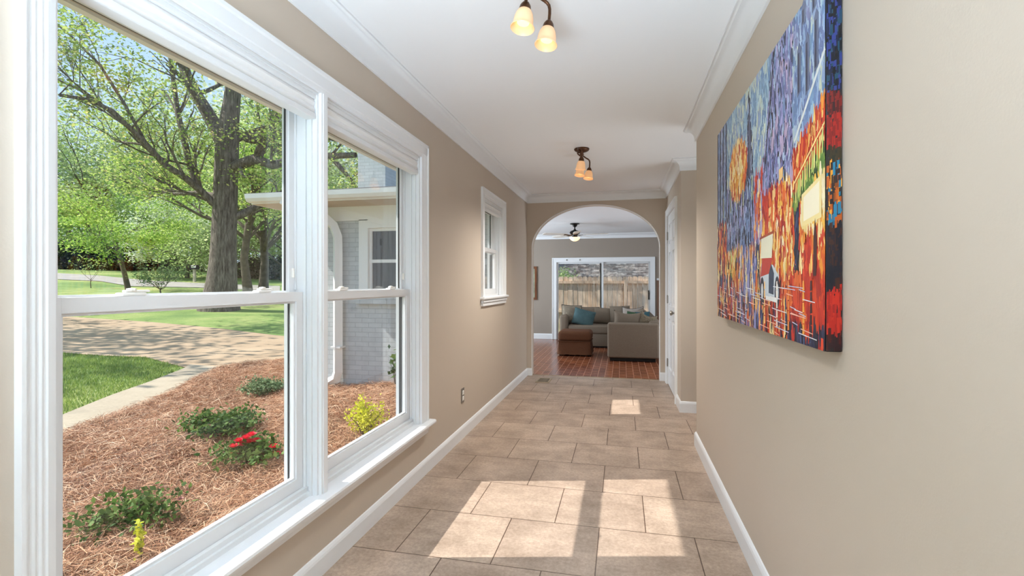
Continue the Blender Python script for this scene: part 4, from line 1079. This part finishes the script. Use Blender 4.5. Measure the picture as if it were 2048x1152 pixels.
# ------------------------------------------------------------------ wing of the house, seen through the windows
def wing():
    WY = 6.23; WX = -4.32; t = thing('house_wing', 'pale painted brick wing of the house with white eave and chimney', 'building', (-3, WY, -.25))
    wx0, wx1 = -3.46, -2.45; wz0, wz1 = 1.10, 2.02
    b = MB(); b.box(WX, wx0-.14, WY, WY+.2, -.4, 2.34); b.box(wx1+.14, XO, WY, WY+.2, -.4, 2.34); b.box(wx0-.14, wx1+.14, WY, WY+.2, -.4, wz0-.1); b.box(wx0-.14, wx1+.14, WY, WY+.2, wz1+.12, 2.34)
    b.build('brick_wall', M['pbrick'], t)
    MB().box(WX, WX+.2, WY+.2, 14, -.4, 2.34).build('brick_wall', M['pbrickx'], t)
    b = MB(); EY = 5.73; EX = -4.93
    b.box(EX, XO-.5, EY, 14, 2.33, 2.345); b.build('soffit', M['soffit'], t)
    b = MB(); b.box(WX-.0, XO-.5, WY-.03, WY, 2.13, 2.33); b.build('frieze_board', M['fascia'], t)
    b = MB(); b.box(EX, XO-.5, EY-.02, EY, 2.33, 2.43); b.box(EX-.02, EX, EY, 14, 2.33, 2.43); b.build('fascia', M['fascia'], t)
    b = MB(); g0 = [(EY-.02, 2.34), (EY-.09, 2.35), (EY-.12, 2.39), (EY-.13, 2.45), (EY-.115, 2.45), (EY-.105, 2.40), (EY-.08, 2.365), (EY-.02, 2.36)]
    vs = [(x, y, z) for x in (EX-.02, XO-.5) for y, z in g0]; m = 8
    b.add(vs, [[i, i+m, (i+1) % m+m, (i+1) % m] for i in range(m)]+[list(range(m)), [i+m for i in range(m)][::-1]]); b.build('gutter', M['fascia'], t)
    b = MB(); x0, x1 = EX-.05, XO+.0; z0, z1 = 2.44, 4.2; y1 = 13.7
    b.add([(x0, EY-.06, z0), (x1, EY-.06, z0), (x1, y1, z1), (x0, y1, z1), (x0, EY-.06, z0+.03), (x1, EY-.06, z0+.03), (x1, y1, z1+.03), (x0, y1, z1+.03)], [[0,1,2,3],[4,7,6,5],[0,4,5,1],[1,5,6,2],[2,6,7,3],[3,7,4,0]])
    b.build('shingle_roof', M['shingle'], t)
    # window
    b = MB(); b.box(wx0-.14, wx0, WY-.03, WY+.08, wz0-.0, wz1+.12); b.box(wx1, wx1+.14, WY-.03, WY+.08, wz0, wz1+.12); b.box(wx0, wx1, WY-.03, WY+.08, wz1, wz1+.12)
    zm = (wz0+wz1)/2+.0
    b.box(wx0, wx1, WY+.01, WY+.05, zm-.025, zm+.02); b.box(wx0, wx0+.035, WY+.02, WY+.06, wz0, wz1); b.box(wx1-.035, wx1, WY+.02, WY+.06, wz0, wz1); b.box(wx0, wx1, WY+.02, WY+.06, wz0, wz0+.05); b.box(wx0, wx1, WY+.02, WY+.06, wz1-.04, wz1)
    wf = b.build('window', M['fascia'], t)
    MB().box(wx0+.03, wx1-.03, WY+.045, WY+.055, wz0+.04, wz1-.03).build('pane', M['darkglass'], wf)
    MB().rbox(wx0-.17, wx1+.17, WY-.07, WY+.02, wz0-.145, wz0-.01, .006, 1).build('brick_sill', M['pbrick'], t)
    # downspout
    dx = -3.895; b = MB(); r = .074
    b.tube([(dx-.55, EY-.05, 2.36), (dx-.36, EY+.06, 2.31), (dx-.17, WY-.2, 2.2), (dx-.05, WY-.11, 2.06), (dx, WY-.085, 1.9), (dx, WY-.08, 1.7), (dx, WY-.08, .0), (dx-.03, WY-.09, -.10), (dx-.12, WY-.12, -.155), (dx-.3, WY-.16, -.17)], r, 4); b.build('downspout', M['fascia'], t)
    MB().box(dx-.075, dx+.075, WY-.145, WY-.0, .34, .365).build('pipe_strap', M['fascia'], t)
    # chimney
    b = MB(); b.box(-5.36, -4.74, 9.2, 10.5, 2.6, 6.2); b.build('chimney', M['pbrick'], t)
wing()

# ------------------------------------------------------------------ garden plants in the bed
def shrub(name, label, px, py, w_, h_, mat, n, ls, seed, cat='shrub', stems=10, group=None, flat=.8, upright=False):
    p = gp(px, py); p.z = bedz(p.x, p.y)
    R = random.Random(seed); rng = np.random.default_rng(seed); t = thing(name, label, cat, p, group)
    b = MB(); tips = []
    for k in range(stems):
        a = R.uniform(0, 2*PI); q = R.uniform(.2, 1); e = p+Vector((math.cos(a)*w_/2*q, math.sin(a)*w_/2*q, h_*R.uniform(.55, 1)*(1-.35*q)))
        m = (p+e)/2+Vector((0, 0, h_*.12)); b.tube([p-Vector((0, 0, .02)), m, e], [.006, .004, .002], 5, cap=False); tips += [m.lerp(e, u) for u in (.2, .6, 1)]
    b.build('stems', M['twig'], t)
    rnd_leaves(tips, n, (w_*.11, w_*.11, h_*.12) if not upright else (w_*.05, w_*.05, h_*.12), ls, rng, flat).build('leaves', M[mat], t)
    return t, p, tips
def bloom(t, c, r, mat, seed, parent_name='bloom'):
    R = random.Random(seed); b = MB()
    for ring, (rr, tilt, n) in enumerate(((.25, 1.25, 4), (.55, .85, 6), (.9, .4, 8))):
        for k in range(n):
            a = 2*PI*k/n+ring*.4+R.uniform(-.1, .1); d = Vector((math.cos(a)*math.cos(tilt), math.sin(a)*math.cos(tilt), math.sin(tilt))); s_ = Vector((-math.sin(a), math.cos(a), 0))
            o = Vector(c); rr2 = r*(.6+.4*rr)
            vs = [o, o+d*rr2*.5+s_*r*.35, o+d*rr2+s_*r*.28+Vector((0, 0, .1*r)), o+d*rr2*1.1+Vector((0, 0, .02*r)), o+d*rr2-s_*r*.28+Vector((0, 0, .1*r)), o+d*rr2*.5-s_*r*.35]
            b.add(vs, [[0, 1, 2, 3, 4, 5]])
    b.build(parent_name, M[mat], t)
shrub('green_shrub', 'small round grey-green shrub in the straw below the driveway', 524, 797, .50, .26, 'leaf_grey', 2400, .035, 21, stems=26)
shrub('rose_bush', 'dark green rose bush without flowers in the middle of the straw bed', 440, 882, .62, .30, 'leaf_rose', 1500, .045, 22, stems=16)
t, p, _ = shrub('rose_bush', 'rose bush with bright red blooms beside the window', 500, 935, .62, .24, 'leaf_rose', 1100, .045, 23, stems=14)
for i, (px_, py_) in enumerate(((468, 895), (478, 884), (492, 878), (503, 872), (512, 884), (484, 892), (548, 896), (553, 911), (498, 886), (470, 910))):
    r_ = ray(px_, py_); dd = (p.x*-sn+p.y*cs)-.05; c_ = Vector((r_.x*dd, r_.y*dd, EYE+r_.z*dd)); bloom(t, c_, .042, 'petal_red', 40+i)
t, p, _ = shrub('rose_bush', 'sprawling rose with faded pink blooms at the bottom of the near window', 265, 1062, .52, .22, 'leaf_rose', 700, .04, 24, stems=15)
for i, (px_, py_) in enumerate(((277, 1043), (322, 1003), (256, 1035), (360, 1000))):
    r_ = ray(px_, py_); dd = (p.x*-sn+p.y*cs)+.05*i; c_ = Vector((r_.x*dd, r_.y*dd, EYE+r_.z*dd)); bloom(t, c_, .022, 'petal_pink', 60+i)
shrub('golden_shrub', 'bright yellow-green shrub against the right window sill', 732, 893, .40, .40, 'leaf_yellow', 1500, .028, 25, stems=26, upright=True)
shrub('golden_shrub', 'small yellow sprig at the bottom of the near window', 285, 1145, .16, .24, 'leaf_yellow', 120, .03, 26, stems=3, upright=True)
t, p, _ = shrub('tall_weed', 'thin arching green weed beside the brick wing', 792, 790, .25, .55, 'leaf_rose', 90, .09, 27, stems=8, upright=True, cat='plant')

# ------------------------------------------------------------------ the big oak and other trees
def oak():
    base = atd(438, 612, 19.5); base.z = ground(base.x, base.y)
    t = thing('oak_tree', 'huge grey-barked tree with forked trunk beyond the driveway', 'tree', base)
    D = 19.5; R = random.Random(9); rng = np.random.default_rng(9); b = MB(); tips = []
    A = lambda px_, py_, dz=0: atd(px_, py_, D+dz)
    s_ = D/F_PX
    b.tube([base-Vector((0,0,.3)), A(439, 606), A(441, 590), A(444, 560), A(446, 520), A(448, 470), A(450, 420), A(452, 360), A(454, 300), A(458, 250), A(464, 200), A(470, 140), A(474, 60), A(480, -40)],
           [40*s_, 36*s_, 31*s_, 27*s_, 24*s_, 22.5*s_, 22*s_, 21.5*s_, 21*s_, 18*s_, 15*s_, 13*s_, 11*s_, 8*s_], 20, cap=False)
    def limb(P, r0, r1, sub=6, lvl=1, ln=2.2):
        pts = [A(*p) for p in P]; n = len(pts); rad = [(r0+(r1-r0)*i/(n-1))*s_ for i in range(n)]
        b.tube(pts, rad, 10, cap=False)
        for k in range(sub):
            i = R.randint(1, n-1); d = (pts[i]-pts[i-1]).normalized()+Vector((R.gauss(0, .7), R.gauss(0, .7), R.gauss(.15, .4)))
            grow(b, pts[i], d, ln*R.uniform(.7, 1.3), rad[i]*.42, 1, R, tips, 3, .7, 4, .03, 3)
    limb([(452, 300), (436, 262, .2), (415, 225, .4), (392, 188, .6), (372, 148, .8), (355, 90, 1), (345, 20, 1), (340, -60, 1)], 15, 7, 10)
    limb([(446, 418), (425, 405, -.2), (400, 380, -.5), (370, 355, -1), (330, 330, -1.5), (295, 292, -2), (262, 258, -2.5), (225, 222, -3), (180, 200, -3.5), (118, 190, -4)], 8, 2.5, 12, ln=1.8)
    limb([(396, 376, -.5), (380, 330, -.5), (366, 270, -.5), (356, 230, -.4), (348, 170, -.3), (340, 112, -.2), (330, 20, 0)], 6.5, 3, 9, ln=1.8)
    limb([(262, 258, -2.5), (210, 215, -2.8), (160, 180, -3.2), (112, 158, -3.5)], 3.5, 1.6, 6, ln=1.4)
    limb([(295, 292, -2), (250, 210, -2.2), (200, 130, -2.4), (140, 70, -2.6), (90, 30, -3)], 3, 1.4, 8, ln=1.5)
    limb([(452, 282), (480, 272, .3), (515, 280, .6), (545, 272, .8), (590, 262, 1), (640, 275, 1.4), (720, 262, 2)], 12, 5, 7, ln=1.6)
    limb([(452, 345), (478, 330, -.2), (510, 318, -.4), (545, 330, -.6), (590, 320, -.8), (660, 312, -1), (712, 310, -1.2)], 12, 5, 6, ln=1.2)
    limb([(455, 438), (485, 428, .3), (520, 410, .8), (560, 400, 1), (620, 380, 1)], 9, 5, 5, ln=1.5)
    limb([(512, 325, -.4), (530, 290, -.4), (548, 255, -.3), (560, 210, 0)], 7, 3, 5, ln=1.4)
    limb([(448, 395, 1), (400, 385, 2), (350, 388, 3), (300, 375, 4), (260, 340, 5)], 6, 2, 8, ln=1.6)
    limb([(660, 312, -1), (690, 345, -1.2), (720, 385, -1.5), (745, 420, -1.6)], 5, 2, 5, ln=1.0)
    limb([(474, 60), (530, -20), (600, -80, 1)], 9, 5, 8, ln=2)
    limb([(470, 140), (500, 90, -1), (540, 60, -2), (600, 30, -3)], 8, 3, 9, ln=1.8)
    b.build('trunk', M['bark'], t, smooth=60)
    TI = np.array([p[:] for p in tips]); TI = TI[rng.permutation(len(TI))[:2600]]
    rnd_leaves(TI, 26000, (.28, .28, .2), .125, rng, .4).build('foliage', M['leaf_oak'], t)
oak()
def gtree(px_, py_, d=None):
    p = gp(px_, py_); return p
# layered bright small tree leaning in the left pane
p = gp(258, 583); small_tree('ornamental_tree', 'slim leaning tree with layered lime-green leaves left of the big trunk', p, 6.0, .12, 'leaf_bright', 31, 8500, .115, (.5, .5, .07), lean=(-.7, -.2), upb=-.02, kids_=4, sp=1.6)
p = gp(374, 555); small_tree('dogwood_tree', 'white flowering dogwood behind the mailbox', p, 5.6, .14, 'leaf_white', 32, 16000, .2, (.5, .5, .16), upb=-.01, kids_=4, first=.32, sp=1.3)
p = gp(322, 588); small_tree('flowering_shrub', 'low airy grey-green shrub on the lawn before the dogwood', p, 1.75, .035, 'leaf_grey', 33, 1700, .085, (.13, .13, .09), cat='shrub', kids_=4, first=.18, sp=1.2)
p = gp(182, 575); small_tree('sapling', 'tiny sparse sapling on the left lawn', p, 1.6, .02, 'leaf_mid', 34, 200, .08, (.1, .1, .1), kids_=2, first=.3)
p = gp(497, 590); small_tree('twin_trunk_tree', 'ivy-hung tree trunk just right of the big trunk', p, 9.5, .22, 'leaf_bright', 35, 9000, .16, (.5, .5, .6), kids_=4, first=.4, sp=.8)
p = gp(512, 588); small_tree('twin_trunk_tree', 'darker trunk at the right edge behind the big tree', p+Vector((.2, .3, 0)), 10, .24, 'leaf_mid', 36, 9000, .18, (.6, .6, .7), kids_=4, first=.35, sp=.8)
# woodland beyond the street
R = random.Random(77)
wood = [(130, 52), (185, 60), (235, 56), (290, 62), (345, 55), (395, 66), (470, 58), (540, 52), (600, 60), (690, 50), (60, 58), (760, 60)]
names = ['leftmost', 'second from the left', 'third from the left', 'fourth', 'middle', 'sixth', 'tall one behind the big trunk', 'one right of the big trunk', 'hazy one by the window post', 'one over the wing roof', 'far left one', 'far right one']
for i, (px_, d) in enumerate(wood):
    p = atd(px_, 500, d); p.z = ground(p.x, p.y)
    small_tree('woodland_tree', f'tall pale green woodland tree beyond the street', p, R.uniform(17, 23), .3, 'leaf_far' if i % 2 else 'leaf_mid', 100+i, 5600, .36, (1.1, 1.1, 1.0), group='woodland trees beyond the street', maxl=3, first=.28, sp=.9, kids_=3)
# understorey
for i, (px_, d, h) in enumerate(((150, 47, 8), (215, 48, 9), (290, 46, 8), (352, 50, 9), (420, 50, 9), (478, 40, 8), (520, 42, 7), (565, 38, 8), (610, 40, 9))):
    p = atd(px_, 500, d); p.z = ground(p.x, p.y)
    small_tree('understorey_tree', 'bushy green tree in the undergrowth beyond the street', p, h, .14, 'leaf_mid' if i % 3 else 'leaf_bright', 140+i, 9000, .21, (.8, .8, .7), group='undergrowth trees beyond the street', first=.15, sp=1.0, kids_=3)
# shade tree out to the left, whose shadow dapples the driveway
small_tree('shade_tree', 'tree at the left of the lawn that shades the driveway', (-21.5, 6.0, ground(-21.5, 6.0)), 12, .32, 'leaf_oak', 55, 4200, .26, (.7, .7, .5), first=.4, sp=1.1)

# hedge and low house across the street
def hedge(px0, px1, d, h, label, seed, dep=1.6):
    a = atd(px0, 550, d); c_ = atd(px1, 550, d); rng = np.random.default_rng(seed); n = 60; pts = []
    R = random.Random(seed)
    for i in range(n):
        u = i/(n-1); p = a.lerp(c_, u); z = ground(p.x, p.y)
        for k in range(12): pts.append((p.x+R.uniform(-.5, .5)*dep, p.y+R.uniform(-.5, .5)*dep, z+R.uniform(.1, h*(.85+.15*math.sin(i*.7)))))
    t = thing('hedge', label, 'hedge', (a.x, a.y, ground(a.x, a.y)))
    rnd_leaves(pts, 16000, (.3, .3, .25), .22, rng, .8).build('foliage', M['leaf_dark'], t)
    b = MB(); 
    for i in range(0, n-1, 6):
        u = i/(n-1); p = a.lerp(c_, u); z = ground(p.x, p.y); b.tube([(p.x, p.y, z-.1), (p.x, p.y, z+h*.7)], .06, 6)
    b.build('stems', M['twig'], t)
hedge(60, 262, 43, 2.3, 'dark clipped hedge across the street at the far left', 61)
hedge(262, 420, 46, 1.2, 'low dark hedge across the street behind the dogwood', 62)
hedge(500, 640, 40, 1.5, 'dark brush right of the big trunk', 63)
def farhouse():
    a = atd(90, 500, 52); c_ = atd(238, 500, 50); z = ground(a.x, a.y); t = thing('distant_house', 'low grey house with pale roof behind the hedge', 'building', (a.x, a.y, z))
    d = (c_-a); d.z = 0; L_ = d.length; d.normalize(); nrm = Vector((-d.y, d.x, 0))
    if nrm.y < 0: nrm = -nrm
    def P(u, v, h): q = a+d*u+nrm*v; return (q.x, q.y, z+h)
    def hexa(u0, u1, v0, v1, h0, h1): return MB().add([P(u0, v0, h0), P(u1, v0, h0), P(u1, v1, h0), P(u0, v1, h0), P(u0, v0, h1), P(u1, v0, h1), P(u1, v1, h1), P(u0, v1, h1)], [[0,3,2,1],[4,5,6,7],[0,1,5,4],[1,2,6,5],[2,3,7,6],[3,0,4,7]])
    hexa(0, L_, 0, 7, -.5, 3.3).build('wall', plain('grey_clapboard', lin(150, 142, 134), .8), t)
    b = MB().add([P(-.8, -.8, 3.2), P(L_+.8, -.8, 3.2), P(L_+.8, 3.5, 4.5), P(-.8, 3.5, 4.5), P(-.8, 7.8, 3.2), P(L_+.8, 7.8, 3.2)], [[0,1,2,3],[3,2,5,4],[0,3,4],[1,5,2],[0,4,5,1]]); b.build('roof', plain('pale_roof', lin(206, 208, 214), .5), t)
    for u in (1.2, 3.4, L_-1.6):
        f = hexa(u, u+1.1, -.06, .0, 1.3, 2.6).build('window', M['fascia'], t); hexa(u+.08, u+1.02, -.08, -.05, 1.38, 2.52).build('pane', M['darkglass'], f)
farhouse()
# mailbox
p = gp(389, 563); t = thing('mailbox', 'black mailbox on a pale wooden post by the street', 'mailbox', p)
d = (p-Vector((0, 0, 0))).length; MB().box(p.x-.07, p.x+.07, p.y-.07, p.y+.07, p.z-.1, p.z+.85).build('post', M['soffit'], t)
b = MB(); pr = [(-.13, 0), (.13, 0), (.13, .17)]+[(.13*math.cos(a*PI/8), .17+.13*math.sin(a*PI/8)) for a in range(1, 8)]+[(-.13, .17)]
m = len(pr); b.add([(p.x+y_, p.y+x_, p.z+.85+z_) for y_ in (-.28, .28) for x_, z_ in pr], [[i, i+m, (i+1) % m+m, (i+1) % m] for i in range(m)]+[list(range(m)), [i+m for i in range(m)][::-1]]); b.build('letter_box', M['blackmetal'], t)
MB().box(p.x-.07, p.x+.3, p.y-.2, p.y-.19, p.z+.95, p.z+1.05).build('flag', M['whiteplastic'], t)
# bush seen over the fence
p = Vector((-2.25, 16.2, -.3)); small_tree('garden_bush', 'sunlit leafy bush above the left end of the picket fence', p, 2.05, .05, 'leaf_mid', 91, 1800, .09, (.12, .12, .12), cat='bush', first=.5, kids_=2, sp=.35)
